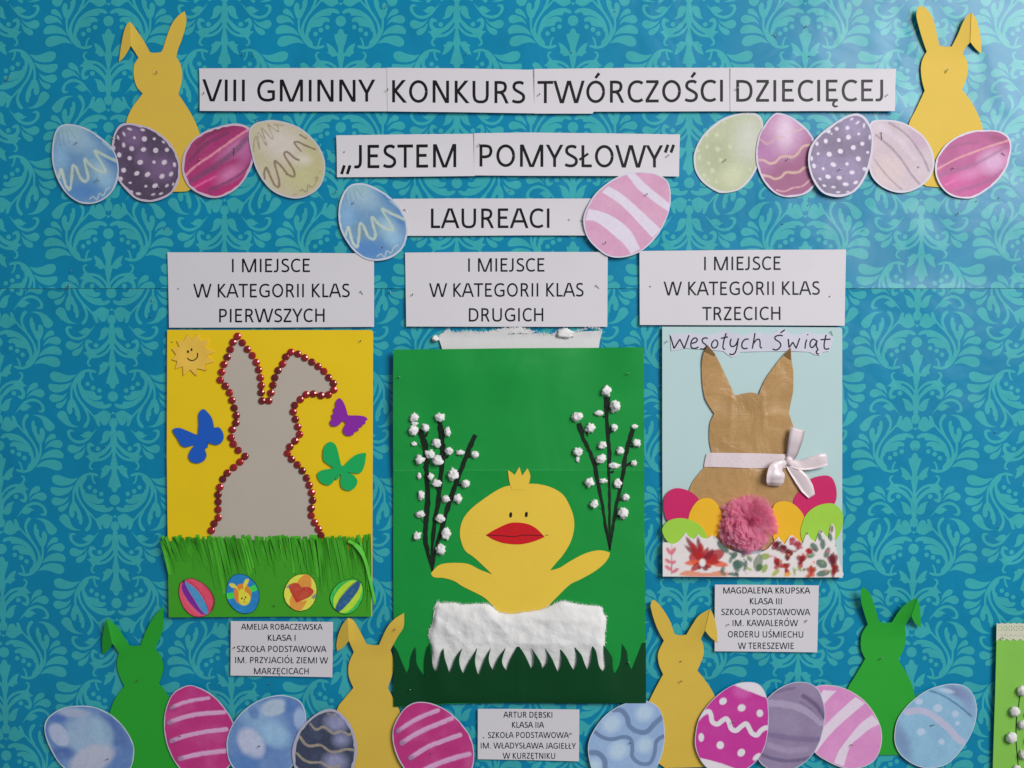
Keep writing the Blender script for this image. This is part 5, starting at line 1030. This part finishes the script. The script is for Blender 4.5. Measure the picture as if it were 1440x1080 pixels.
# ---------------------------------------------------------------- card with the brown bunny
R1 = F(920, 450, 5.143); R2 = F(960, 590, 6); R3 = F(920, 660, 6.75); R4 = F(1050, 660, 6.75); R5 = F(925, 455, 5.538); R6 = F(990, 690, 10.8)
def cb3(x, y): return 0.3 * (vn(x, y, 140, 81) + 1) + 0.5 * ((x - 1057) / 127) ** 4
bc = thing('bunny_card', 'pale blue card with a brown kraft paper bunny, satin bow, pink pompom and bright eggs', 'greeting card', P3(1057, 812, 1.5, 1), 'winning cards made by children')
sheet('backing_card', [(931,459.6),(1055,459.8),(1181,460.5),(1183.6,463),(1183.8,700),(1184.4,812.3),(1057,811.5),(931.8,810.8),(931,640)], 1.5, [M['paleblue'], M['edge']], 0.9, 16, cb3, parent=bc, wallmat=1)
CB = 2.4
hand = [[(95,95),(125,195)],[(125,195),(170,122)],[(170,122),(205,195)],[(205,195),(242,90)],
 [(262,155),(295,145),(306,125),(290,112),(266,128),(256,160),(262,188),(290,194),(316,182)],
 [(388,116),(365,112),(345,125),(350,148),(372,165),(375,185),(350,200),(330,194)],
 [(442,128),(422,148),(418,175),(430,190),(452,186),(466,160),(460,135),(440,127)],
 [(532,75),(514,130),(506,180),(512,198),(524,200)],[(490,116),(545,104)],
 [(570,118),(562,150),(568,175),(588,178),(610,160),(628,115)],[(624,118),(616,180),(602,225),(580,242),(555,236)],
 [(706,122),(678,124),(656,150),(654,182),(672,196),(698,192)],
 [(755,74),(746,130),(734,196)],[(738,165),(765,128),(788,124),(795,150),(796,182),(812,192)],
 [(972,96),(940,92),(912,104),(914,124),(945,145),(956,170),(940,196),(915,206),(892,198)],[(953,74),(988,48)],
 [(1014,120),(1020,188)],[(1020,188),(1050,145)],[(1050,145),(1075,194)],[(1075,194),(1104,114)],
 [(1158,124),(1148,160),(1145,196)],[(1163,84),(1168,90)],
 [(1232,134),(1208,122),(1186,145),(1186,178),(1204,186),(1226,160),(1238,132)],[(1238,130),(1232,175),(1244,202),(1232,218),(1236,234),(1252,238)],
 [(1308,88),(1294,150),(1294,190),(1310,200),(1332,194)],[(1264,126),(1342,122)]]
hl = [taper(R5(p), 4, wd=2.0 if len(p) > 2 or abs(p[0][0] - p[1][0]) > 8 else 2.2) for p in hand]
sheet('greeting_strip', R1([(112,102),(130,103),(240,95),(300,100),(400,112),(450,97),(485,82),(520,75),(570,93),(640,110),(700,92),(760,88),(800,104),(860,98),(895,72),(935,62),(965,90),(1000,108),(1060,104),(1100,88),(1130,92),(1180,108),(1230,98),(1290,120),(1285,165),(1262,226),(1220,232),(1195,256),(1160,252),(1120,232),(1000,225),(750,228),(620,232),(590,262),(560,270),(530,252),(500,226),(400,216),(230,205),(170,216),(122,224)]), CB, [M['lilac'], M['ink']], 0.25, 8, lambda x, y: cb3(x, y) + .5 + .3 * vn(x, y, 20, 4), [(hl, 1)], parent=bc)
def kb(x, y):
    r = .45 * (1 - np.abs(vn((x * .35), y, 26, 91))) + .25 * (vn(x, y, 14, 92) + 1) + .45 * (vn(x, y, 45, 93) + 1)
    c = .9 * np.exp(-np.abs(x - 1028 + .02 * (y - 580)) / 2.2) * np.clip((y - 548) / 15, 0, 1) * np.clip((640 - y) / 40, 0, 1) + .9 * np.exp(-np.abs(x - 1071 - .1 * (y - 560)) / 2.2) * np.clip((y - 540) / 15, 0, 1) * np.clip((625 - y) / 40, 0, 1)
    return cb3(x, y) + r + c + .9 * np.clip((520 - y) / 30, 0, 1)
kp = R1([(382,185,1),(355,240),(342,320),(344,420),(352,500),(372,580),(432,676,1),(405,740),(396,810),(398,880),(412,950),(418,1000)]) + [(990, 657), (976, 674), (968, 692), (962, 725), (975, 770, 1), (1130, 775, 1), (1150, 740), (1148, 705), (1138, 680), (1128, 660), (1112, 645)] + R1([(1003,945),(1012,880),(1012,820),(1000,760),(970,672,1),(985,600),(1000,520),(1003,440),(1002,370),(990,290),(984,200,1),(930,255),(870,330),(800,430),(752,540,1),(725,528),(690,524),(640,532),(580,546,1),(560,500),(500,370),(440,255)])
kr = sheet('kraft_bunny', smooth(kp, True, 5), CB + .3, [M['kraft']], 0.3, 3, kb, parent=bc)
for pts in ([(382,180,1),(362,228),(430,262),(440,250)], [(984,200,1),(948,240),(930,252),(984,290)]):
    sheet('folded_tip', R1(pts), CB + .7, [M['kraft_back']], 0.3, 4, kb, parent=kr)
def solid_egg(Fx, pts, mat, h, label):
    o = sheet('egg_cutout', smooth(Fx(pts), True, 5), h, [M[mat]], 0.35, 8, lambda x, y: cb3(x, y) + .2 * vn(x, y, 30, 5), parent=bc); o['label'] = label
solid_egg(R3, [(205,178),(290,190),(370,230),(425,290),(440,400),(400,480),(300,520),(200,530),(120,480),(95,400),(88,340),(100,260),(140,205)], 'magenta', CB + 2.0, 'magenta egg at the left')
solid_egg(R3, [(490,270),(560,290),(610,350),(638,440),(630,540),(580,640),(480,660),(400,600),(335,520),(325,460),(350,380),(410,300)], 'amber', CB + 2.5, 'amber egg at the left')
solid_egg(R3, [(230,462),(330,475),(420,520),(480,590),(505,680),(480,760),(350,800),(200,770),(130,690),(90,630),(76,560),(130,490)], 'lime', CB + 3.0, 'lime egg at the left')
solid_egg(R4, [(730,58),(800,75),(838,140),(852,230),(835,320),(760,400),(640,450),(540,450),(470,370),(445,290),(510,190),(610,90)], 'magenta', CB + 2.0, 'magenta egg at the right')
solid_egg(R4, [(320,305),(400,308),(470,350),(530,420),(557,500),(560,620),(500,720),(400,760),(300,740),(250,640),(230,480),(255,345)], 'amber', CB + 2.4, 'amber egg at the right')
solid_egg(R4, [(770,322),(840,335),(895,390),(912,450),(905,540),(860,650),(780,720),(660,750),(560,730),(512,620),(525,520),(570,420),(660,350)], 'lime', CB + 3.0, 'lime egg at the right')
flo = R3([(80,1015,1),(78,700,1),(110,690),(180,706),(230,680),(262,645),(297,597,1),(330,640),(375,660,1),(418,612,1),(440,640),(500,655),(545,622,1),(600,660),(680,740),(800,790),(900,810,1)]) + R4([(100,800,1),(190,760),(240,705,1),(300,640,1),(360,712,1),(400,640),(432,624,1),(500,680),(532,700,1),(550,640),(572,592,1),(600,650),(650,690,1),(680,600),(705,566,1),(740,620),(775,655,1),(788,560),(805,512,1),(830,540),(836,600),(834,700),(860,800),(885,900),(918,995,1),(905,1022,1),(500,1026,1)])
def pfl(X, Y):
    P = Paint(X, Y, (206, 198, 196), .56, .03, 95)
    a = lambda Fx, p, c, k=.92: P.mix(P.poly(Fx(p), .9) * k, c)
    RD, DR, OR, GR, LG, PK = (158, 26, 30), (120, 20, 36), (206, 84, 50), (62, 96, 84), (130, 150, 70), (196, 90, 110)
    def petal(Fx, x1, y1, x2, y2, w_, c, k=.9):
        (ax, ay), (bx, by) = Fx([(x1, y1), (x2, y2)]); L = math.hypot(bx - ax, by - ay); P.mix(P.ell((ax + bx) / 2, (ay + by) / 2, L / 2, w_ / 2 / 6.75, math.degrees(math.atan2(by - ay, bx - ax)), 1.0) * k, c)
    def bloom(x, y, w_, h_, c):
        rr = random.Random(int(x * 3 + y)); dk = tuple(v * .72 for v in c)
        for q in range(7):
            a_ = rr.uniform(-2.6, -.5) if q < 5 else rr.uniform(.3, 2.8); L = rr.uniform(.45, .75)
            petal(R4, x - .1 * w_ * math.cos(a_), y + .25 * h_, x + w_ * L * math.cos(a_), y + .25 * h_ + h_ * L * 1.2 * math.sin(a_), rr.uniform(32, 52), c if q % 2 else dk, .85)
    for x, y, w_, c in ((300,640,50,DR),(350,690,60,RD),(410,640,44,DR),(290,720,40,DR),(440,700,60,RD),(510,740,50,RD),(330,820,100,RD),(390,780,70,RD),(290,890,50,OR),(350,960,60,RD),(420,950,40,DR),(540,930,50,RD),(500,960,60,DR)): petal(R3, 455, 880, x, y, w_, c)
    for x, y, w_, c in ((660,780,110,RD),(600,820,80,RD),(560,760,60,DR),(700,910,60,OR),(620,880,50,RD)): petal(R3, 470, 870, x, y, w_, c)
    a(R3, [(260,1010),(300,960),(400,970),(500,985),(640,960),(700,1010)], (220, 110, 70), .8); P.mix(P.ell(*R3([(457, 885)])[0], 4.5, 5.5, 0, 1.5), (222, 206, 200))
    for p in (((165,990),(160,700)),): P.mix(P.line(R3(list(p)), .8, .8) * .8, (120, 40, 60))
    for x1, y1, x2, y2 in ((160,810,115,740),(160,810,200,740),(160,890,100,850),(160,890,205,870),(165,960,100,910),(168,980,230,940)): petal(R3, x1, y1, x2, y2, 34, PK)
    for x1, y1, x2, y2, w_ in ((700,790,600,680,70),(780,830,740,800,80),(740,900,850,900,80),(860,960,870,860,40),(800,1000,700,990,36),(770,960,790,860,60)): petal(R3, x1, y1, x2, y2, w_, GR)
    P.mix(P.line(R3([(560,640),(660,720),(720,800),(880,1000)]), .9, .9) * .7, (60, 80, 80))
    for x, y, w_, h_, c in ((280,710,90,70,DR),(350,740,70,50,DR),(400,800,90,80,DR),(290,880,110,90,RD),(370,920,90,70,(190,50,40)),(430,670,70,60,PK),(480,710,90,70,(176,60,70)),(590,780,70,60,(190,40,40)),(520,850,80,90,RD),(610,960,76,90,(206,66,40)),(820,880,110,150,DR),(830,930,60,80,RD)): bloom(x, y, w_, h_, c)
    for x1, y1, x2, y2, w_, c in ((670,780,610,700,60,GR),(720,760,720,660,50,GR),(740,840,780,740,50,GR),(660,870,760,920,80,GR),(660,1000,790,970,60,GR),(700,680,680,600,40,GR),(800,680,780,600,40,GR),(100,960,140,900,60,(54,90,40)),(150,980,190,900,50,LG),(240,1010,310,950,40,(150,160,60)),(130,830,220,820,60,LG),(560,830,650,810,40,(120,150,120)),(460,1000,440,930,24,LG),(520,970,480,920,24,LG),(350,1005,420,990,40,(216,150,60)),(530,960,560,940,30,(110,160,100)),(800,600,810,530,34,(110,90,70)),(570,620,570,590,30,DR),(705,600,705,575,30,(110,60,60))): petal(R4, x1, y1, x2, y2, w_, c)
    rr = random.Random(4)
    for q in range(26):
        x, y = rr.uniform(200, 880), rr.uniform(760, 1000); a_ = rr.uniform(0, 6.28); L = rr.uniform(24, 44); petal(R4, x, y, x + L * math.cos(a_), y + L * math.sin(a_), rr.uniform(14, 26), rr.choice([GR, LG, DR, RD, PK, (206, 120, 70)]), .75)
    for q in range(14):
        x, y = rr.uniform(620, 900), rr.uniform(680, 1000); a_ = rr.uniform(0, 6.28); L = rr.uniform(40, 80); petal(R3, x, y, x + L * math.cos(a_), y + L * math.sin(a_), rr.uniform(24, 40), rr.choice([GR, GR, LG, (60, 70, 60)]), .75)
    a(R4, [(80,960),(60,880),(120,800),(150,860),(130,960)], (60, 96, 60), .7)
    return P.done()
sheet('floral_paper', smooth(flo, True, 3), CB + 3.5, [M['print']], 0.25, 1.7, lambda x, y: cb3(x, y) + .4 * np.clip((780 - y) / 25, 0, 1), parent=bc, colorfn=pfl)
# satin ribbon and bow
HB = 4.9
band = sheet('ribbon_band', smooth(R2([(203,292,1),(225,280,1),(400,281),(600,284),(880,292,1),(868,408,1),(600,410),(400,403),(182,398,1),(190,340)]), True, 3), HB, [M['satin'], M['satindot']], 0.25, 5, lambda x, y: .8 * np.exp(-((x - 1040) / 14) ** 2) + 1.0 * np.exp(-((x - 1098) / 12) ** 2) - .8 * np.clip((1000 - x) / 8, 0, 1) + .15 * vn(x, y, 12, 3),
             [([circle(*R2([(x, y)])[0], .75, n=7) for x, y in [(235,345),(285,375),(300,320),(330,350),(360,320),(385,352),(420,322),(450,352),(480,322),(508,352),(415,385),(475,388),(540,388),(570,352),(600,322),(668,322),(700,352),(668,388),(640,352),(740,322),(780,352),(240,300),(240,385)]], 1)], parent=bc)
RB = lambda pts: [R2([(p[0], p[1])])[0] + (p[2],) for p in pts]
ribbon('ribbon_loop', RB([(905,350,6),(925,270,10),(945,170,11.5),(968,78,10)]), [10,15,19,20.5], .25, M['satin'], bc, tilt=[.5,1.5,1.2,.6], h_ref=8)
ribbon('ribbon_tail', RB([(900,355,6.2),(980,385,8),(1080,368,9),(1160,345,9.5),(1215,335,8.5)]), [9,13,18,20,17], .25, M['satin'], bc, tilt=[0,1.5,-1.2,-1.6,-.6], h_ref=8, cup=.8)
ribbon('ribbon_tail', RB([(890,370,6),(940,430,7.5),(1000,500,8.5),(1050,580,8),(1092,648,7)]), [8,14,19,18,10], .25, M['satin'], bc, tilt=[0,-1.2,-1.5,-1,.2], h_ref=8, cup=.5)
ribbon('ribbon_loop', RB([(880,360,6.2),(830,375,9),(785,410,12),(775,470,13.5),(775,520,11),(772,560,6)]), [7,14,22,26,25,18], .25, M['satin'], bc, tilt=[0,.8,1.2,.6,.4,0], h_ref=8, cup=2.2)
bud('ribbon_knot', *R2([(893, 350)])[0], 6, 7.5, 5.0, M['satin'], bc, rough=.25, freq=1.6)
def pompom():
    rs = random.Random(12); cx, cy = R6([(690, 520)])[0]; V = []; Fc = []
    for i in range(330):
        an = rs.uniform(0, 2 * math.pi); el = math.asin(rs.uniform(0.0, 0.97)); R = 41.5 * rs.uniform(.88, 1.05) * (1 + .05 * math.sin(an * 5 + 1))
        dx, dy, dz = math.cos(an) * math.cos(el), math.sin(an) * math.cos(el), math.sin(el)
        tw = rs.uniform(-.35, .35); px, py = -math.sin(an + tw), math.cos(an + tw); n = len(V); wd = rs.uniform(3.2, 7.5); jz = rs.uniform(-.9, .9)
        bx, by = rs.uniform(-5, 5), rs.uniform(-5, 5); ox, oy = 1058 - cx + rs.uniform(-7, 7), 732 - cy + rs.uniform(-7, 7)
        K = 6; nf = rs.randint(2, 4)
        for q in range(K):
            u = .05 + .95 * q / (K - 1); bl = (1 - u)
            x = cx + ox * bl + dx * R * u + bx * u * (1 - u) * 2; y = cy + oy * bl + dy * R * u + by * u * (1 - u) * 2; h = 5.5 + dz * 16 * u - 2.5 * (1 - u) * dz
            wf = .35 + .9 * u
            for e in (-1, 0, 1):
                V.append(P3(x + px * wd * wf * e / 2, y + py * wd * wf * e / 2, h + jz * wf * e * .6 + (.7 * u if e == 0 else 0), 1 - .014 / DC))
        for q in range(K - 1):
            for e in (0, 1):
                a = n + q * 3 + e; Fc.append((a, a + 1, a + 4, a + 3))
    m, nt, b = nodes('pink_tulle'); b.inputs['Base Color'].default_value = (1.0, 0.58, 0.74, 1); b.inputs['Roughness'].default_value = .55
    tr = nt.nodes.new('ShaderNodeBsdfTranslucent'); tr.inputs[0].default_value = (1.0, 0.52, 0.69, 1); mx = nt.nodes.new('ShaderNodeMixShader'); mx.inputs[0].default_value = .5
    tp = nt.nodes.new('ShaderNodeBsdfTransparent'); tp.inputs[0].default_value = (1.0, .72, .84, 1); m2 = nt.nodes.new('ShaderNodeMixShader'); m2.inputs[0].default_value = .55
    out = nt.nodes['Material Output']; nt.links.new(b.outputs[0], mx.inputs[1]); nt.links.new(tr.outputs[0], mx.inputs[2]); nt.links.new(mx.outputs[0], m2.inputs[1]); nt.links.new(tp.outputs[0], m2.inputs[2]); nt.links.new(m2.outputs[0], out.inputs[0])
    link('pompom', V, Fc, m, parent=bc, smoothf=True)
pompom()

# ---------------------------------------------------------------- apple green card at the lower right edge
U = F(1380, 860, 4.91)
gc = thing('willow_card', 'apple green card with a cream lace trim and crepe willow balls at the right edge', 'greeting card', P3(1500, 1170, 1.5, 1))
def cb4(x, y): return .5 * (vn(x, y, 90, 99) + 1) + 1.2 * np.clip((1412 - x) / 14, 0, 1) ** 2
sheet('backing_card', [(1400.5,877),(1500,876),(1605,876),(1600,1180),(1391,1180),(1394.5,1080),(1398,980)], 1.5, [M['cardlime']], 0.9, 12, cb4, parent=gc)
def lace():
    top = [(1400.5 + i * 4.1, 876 + (0.9 if i % 2 else -.3)) for i in range(50)]; bot = [(1603 - i * 2.05, 899.4 + 1.5 * math.sin(i * 1.35)) for i in range(100)]
    holes = []; i = 0; x = 1405.5
    while x < 1598:
        for dy, r in ((-2.5, .75), (2.3, .75)): holes.append(circle(x - 1.6, 883.5 + dy, .6, 1.15, n=6, ang=.6)); holes.append(circle(x + 1.6, 883.5 + dy, .6, 1.15, n=6, ang=-.6))
        holes.append(circle(x + 3.7, 883.5, .8, n=6)); holes.append(circle(x, 893.6 - .9, .9, .6, n=6)); holes.append(circle(x + 3.7, 893.6 + .6, .9, .6, n=6)); x += 7.4
    sheet('lace_trim', top + bot, 2.5, [M['lace']], 0.3, 6, cb4, [(holes, -1)], parent=gc)
lace()
st1 = sheet('willow_stem', taper([(1434,975,1.1),(1431,1000,1.1),(1429,1012,1.3),(1428.5,1040,1.1),(1431,1070,1.1),(1436,1120,1.2)], 4), 2.45, [M['mark']], 0.25, 6, cb4, parent=gc)
st2 = sheet('willow_stem', taper([(1462,950,1.1),(1458,1000,1.2),(1456,1060,1.3),(1450,1130,1.3)], 4), 2.45, [M['mark']], 0.25, 6, cb4, parent=gc)
sheet('paper_leaf', smooth([(1438,1006,1),(1444,996),(1452,990,1),(1450,1002),(1442,1010)], True, 4), 2.5, [M['grass']], 0.3, 6, cb4, parent=gc)
for x, y, r in ((1436,970.5,7),(1425.5,999.5,7),(1437,1018,6),(1421,1036,7.6),(1438.5,1060,6.5),(1429,1081,5.5),(1424,1112,7)): bud('crepe_ball', x, y, r, r, 3.0, M['crepe'], st1, rough=.30, freq=3.2)
for x, y, r in ((1464,946,7),(1452,975,6.5),(1470,1000,7),(1448,1040,6.5),(1466,1068,7)): bud('crepe_ball', x, y, r, r, 3.0, M['crepe'], st2, rough=.30, freq=3.2)

# ---------------------------------------------------------------- pins
def pin_mesh(length=3.2, lean=(0, 0), head=0.85):
    """a steel pin standing out of the board: shaft and flat round head (millimetres)"""
    V = []; Fc = []; n = 6; m = 8
    tip = (0, 0, 0); top = (lean[0], lean[1], length)
    for (cx, cy, cz) in (tip, top):
        for i in range(n): a = 2 * math.pi * i / n; V.append(((cx + .28 * math.cos(a)) * .001, -cz * .001, (cy + .28 * math.sin(a)) * .001))
    for i in range(n): j = (i + 1) % n; Fc.append((i, j, n + j, n + i))
    b = len(V)
    for rr, zz in ((.25, -.35), (head * .8, -.25), (head, 0), (head * .8, .25), (head * .35, .42)):
        for i in range(m): a = 2 * math.pi * i / m; V.append(((top[0] + rr * math.cos(a)) * .001, -(top[2] + zz) * .001, (top[1] + rr * math.sin(a)) * .001))
    for q in range(4):
        for i in range(m): j = (i + 1) % m; Fc.append((b + q * m + i, b + q * m + j, b + (q + 1) * m + j, b + (q + 1) * m + i))
    Fc.append(tuple(b + 4 * m + i for i in range(m)))
    me = bpy.data.meshes.new('pin'); me.from_pydata(V, [], Fc); me.materials.append(M['steel']); me.polygons.foreach_set('use_smooth', [True] * len(Fc)); return me
PM = {'s': pin_mesh(3.0, (.5, .5)), 'l': pin_mesh(3.6, (-.7, 1.3)), 'u': pin_mesh(1.6, (-1.0, 7.5), .7), 'd': pin_mesh(1.8, (-3.2, 3.5), .7), 'r': pin_mesh(2.4, (2.6, 2.8), .8), 't': pin_mesh(1.3, (.3, .2), .65), 'b': pin_mesh(2.4, (5.2, 4.6), 1.1)}
PINS = [
 (221,103,2.0,'s','forehead of the upper left yellow bunny'),(108,202,3.2,'s','upper part of the leftmost blue egg'),(139,255,3.2,'l','lower part of the leftmost blue egg'),
 (163,197,2.6,'d','left edge of the dark purple dotted egg'),(223,265,2.6,'s','bottom of the dark purple dotted egg'),(281,226,2.6,'s','left part of the magenta egg beside the beige egg'),(328,219,2.6,'u','right part of the magenta egg beside the beige egg'),
 (358,175,2.2,'r','blue paper above the gap between magenta and beige eggs'),(404,245,3.2,'t','brown squiggle of the beige egg'),(287,132,2.4,'s','left end of the strip reading VIII GMINNY'),
 (545,127,3.0,'s','seam between the GMINNY and KONKURS strips'),(758,134,3.4,'s','left end of the TWÓRCZOŚCI strip'),(1037,127,3.9,'l','letter D of the DZIECIĘCEJ strip'),(1246,135,3.8,'s','right end of the DZIECIĘCEJ strip'),
 (484,214,2.4,'t','left end of the JESTEM strip'),(675,206,3.0,'l','letter P of the POMYSŁOWY strip'),(939,220,3.2,'s','closing quotation mark after POMYSŁOWY'),(574,300,2.2,'d','left end of the LAUREACI strip'),(800,309.5,2.2,'t','bare paper right of LAUREACI'),(819,310,2.4,'s','left rim of the large pink egg'),
 (497,286,3.4,'s','upper left of the blue squiggle egg beside LAUREACI'),(538,348,3.4,'t','lower right of the blue squiggle egg beside LAUREACI'),(909,274,4.9,'s','upper right of the large pink egg'),(852,343,4.9,'l','lower left of the large pink egg'),
 (1019,226,2.0,'s','middle of the pale green egg'),(1107,225,2.6,'s','middle of the pink egg with wavy lines'),(1180,239,4.6,'s','middle of the grey purple dotted egg'),(1240,198,3.2,'u','upper left of the pale pink striped egg'),(1291,235,3.2,'t','lower right of the pale pink striped egg'),
 (1340,237,3.2,'s','left part of the rightmost magenta egg'),(1414,221,3.2,'d','right tip of the rightmost magenta egg'),(1329,103,2.0,'r','forehead of the upper right yellow bunny'),
 (251,406,2.4,'t','left of the sign ending in PIERWSZYCH'),(511,416,2.4,'d','right of the sign ending in PIERWSZYCH'),(580,415,2.4,'s','left of the sign ending in DRUGICH'),(843,407,2.4,'d','right of the sign ending in DRUGICH'),(914,403,2.5,'t','left of the sign ending in TRZECICH'),(1166,417,2.5,'t','right of the sign ending in TRZECICH'),
 (242,481,3.0,'t','yellow card left of the smiling sun'),(507,480,3.0,'s','upper right corner of the rhinestone bunny card'),(387,851,3.6,'s','paper grass between the rabbit egg and the heart egg'),
 (561,531,3.3,'s','upper left corner of the chick card'),(883,527,3.3,'l','upper right corner of the chick card'),(576,970,3.6,'s','dark grass at the lower left of the chick card'),(883,932,4.4,'s','grass blades at the lower right of the chick card'),
 (937,481,3.1,'s','card left of the handwritten greeting'),(1171,473,3.3,'d','right end of the handwritten greeting'),(1046,787,5.8,'t','white paper just below the pink pompom'),(1174,767,5.8,'t','floral paper at the right of the brown bunny card'),
 (330,910,2.0,'s','left of the label ending in MARZĘCICACH'),(457,912,2.0,'t','right of the label ending in MARZĘCICACH'),(680,1037,2.0,'t','left of the label ending in W KURZĘTNIKU'),(802,1031,2.0,'s','right of the label ending in W KURZĘTNIKU'),(1023,878,2.0,'s','left of the label ending in W TERESZEWIE'),(1131,877,2.0,'r','right of the label ending in W TERESZEWIE'),
 (195,957,2.2,'s','chin of the lower left green bunny'),(152,1067,2.6,'s','large blue watercolour egg in the corner'),(254,1035,3.4,'s','striped magenta egg by the lower left green bunny'),(365,1049,4.2,'s','second blue watercolour egg'),(470,1052,5.2,'t','gold wave of the dark slate egg'),(606,1059,4.8,'t','striped magenta egg below the chick card'),(555,885,5.6,'s','raised ear of the ochre bunny'),
 (957,930,2.0,'t','mouth of the yellow bunny by the TERESZEWIE label'),(957.5,958,2.0,'s','neck of the yellow bunny by the TERESZEWIE label'),(886,1044,3.2,'s','light blue egg with thick slate waves'),(1032,1016,4.7,'l','white zigzag of the bright pink egg'),(1043,957,1.2,'s','wrapping paper just above the bright pink egg'),(1196,1047,3.0,'s','pink banded egg in the lower right row'),(1307,1021,3.2,'r','light blue egg with faint dots'),(1238.5,926,2.2,'s','neck of the lower right green bunny'),(1408,897,3.4,'s','lace trim of the apple green card'),
 (6,117,1.3,'b','blue paper at the left picture edge near the top'),(90,409,1.3,'b','paper seam left of the rhinestone bunny card'),(341,77,1.3,'t','blue paper above the G of GMINNY'),(357,77,1.3,'t','blue paper above the M of GMINNY'),(100,382,1.3,'t','blue paper just above the seam at far left'),(543,10,1.3,'s','blue paper at the top edge left of the centre'),
 (656,76,1.3,'t','blue paper above the U of KONKURS'),(804,74,1.3,'t','blue paper above the W of TWÓRCZOŚCI'),(865,16,1.3,'t','blue paper near the top, right of centre'),(1093,53,1.3,'d','blue paper above the DZIECIĘCEJ strip, left one'),(1133,38,1.3,'s','blue paper above the DZIECIĘCEJ strip, topmost'),(1138,79,1.3,'t','blue paper just above the I of DZIECIĘCEJ'),
 (718,268,1.3,'t','blue paper between POMYSŁOWY and LAUREACI strips'),(472,271,1.3,'s','blue paper left of the blue egg beside LAUREACI'),(587,337,1.3,'t','blue paper just below the left of LAUREACI'),(548,412,0.6,'s','blue paper between the first two category signs'),
 (1101,315,1.3,'t','blue paper above the sign ending in TRZECICH, left one'),(1137,288,1.3,'t','blue paper below the pink wavy line egg'),(1214,324,1.3,'t','blue paper below the pale pink striped egg'),(1346,301,1.3,'s','blue paper below the rightmost magenta egg'),(1373,283,1.3,'t','blue paper close under the rightmost magenta egg'),(1404,278,1.3,'t','blue paper right of the rightmost magenta egg'),
 (232,322,1.3,'t','blue paper above the PIERWSZYCH sign, left one'),(241,322,1.3,'t','blue paper above the PIERWSZYCH sign, right one'),(1289,631,0.4,'t','blue paper right of the brown bunny card'),(1399,608,0.4,'t','blue paper at the right edge halfway down'),(1405,742,0.4,'t','blue paper at the right edge below halfway'),(148,629,0.4,'t','blue paper left of the blue butterfly card'),
 (379,962,0.4,'t','blue paper just under the MARZĘCICACH label'),(465,242,1.3,'t','blue paper right of the beige egg'),(468,214,1.3,'t','blue paper left of the JESTEM strip'),(212,446,0.4,'t','blue paper left of the PIERWSZYCH sign, below the seam'),(214,423,0.4,'t','blue paper left of the PIERWSZYCH sign, near the seam'),
]
first = None
for i, (x, y, h, kd, where) in enumerate(PINS):
    o = bpy.data.objects.new('pin', PM[kd]); COL.objects.link(o)
    xa, ya = np.array([float(x)]), np.array([float(y)])
    if 554 < x < 906 and 489 < y < 988: h += float(cb2(xa, ya)[0]) - .9
    if x > 1392 and y > 876: h += .3
    k = 1 - h * .001 / DC; o.location = P3(x, y, h - .3, k); o.scale = (1.08, 1.0, 1.08); o.rotation_euler = (0, random.uniform(-.4, .4), 0)
    tag(o, 'tiny steel pin in the ' + where if not where.startswith('blue') and not where.startswith('wrapping') else 'tiny loose steel pin in the ' + where, 'pin', 'steel pins stuck in the board')
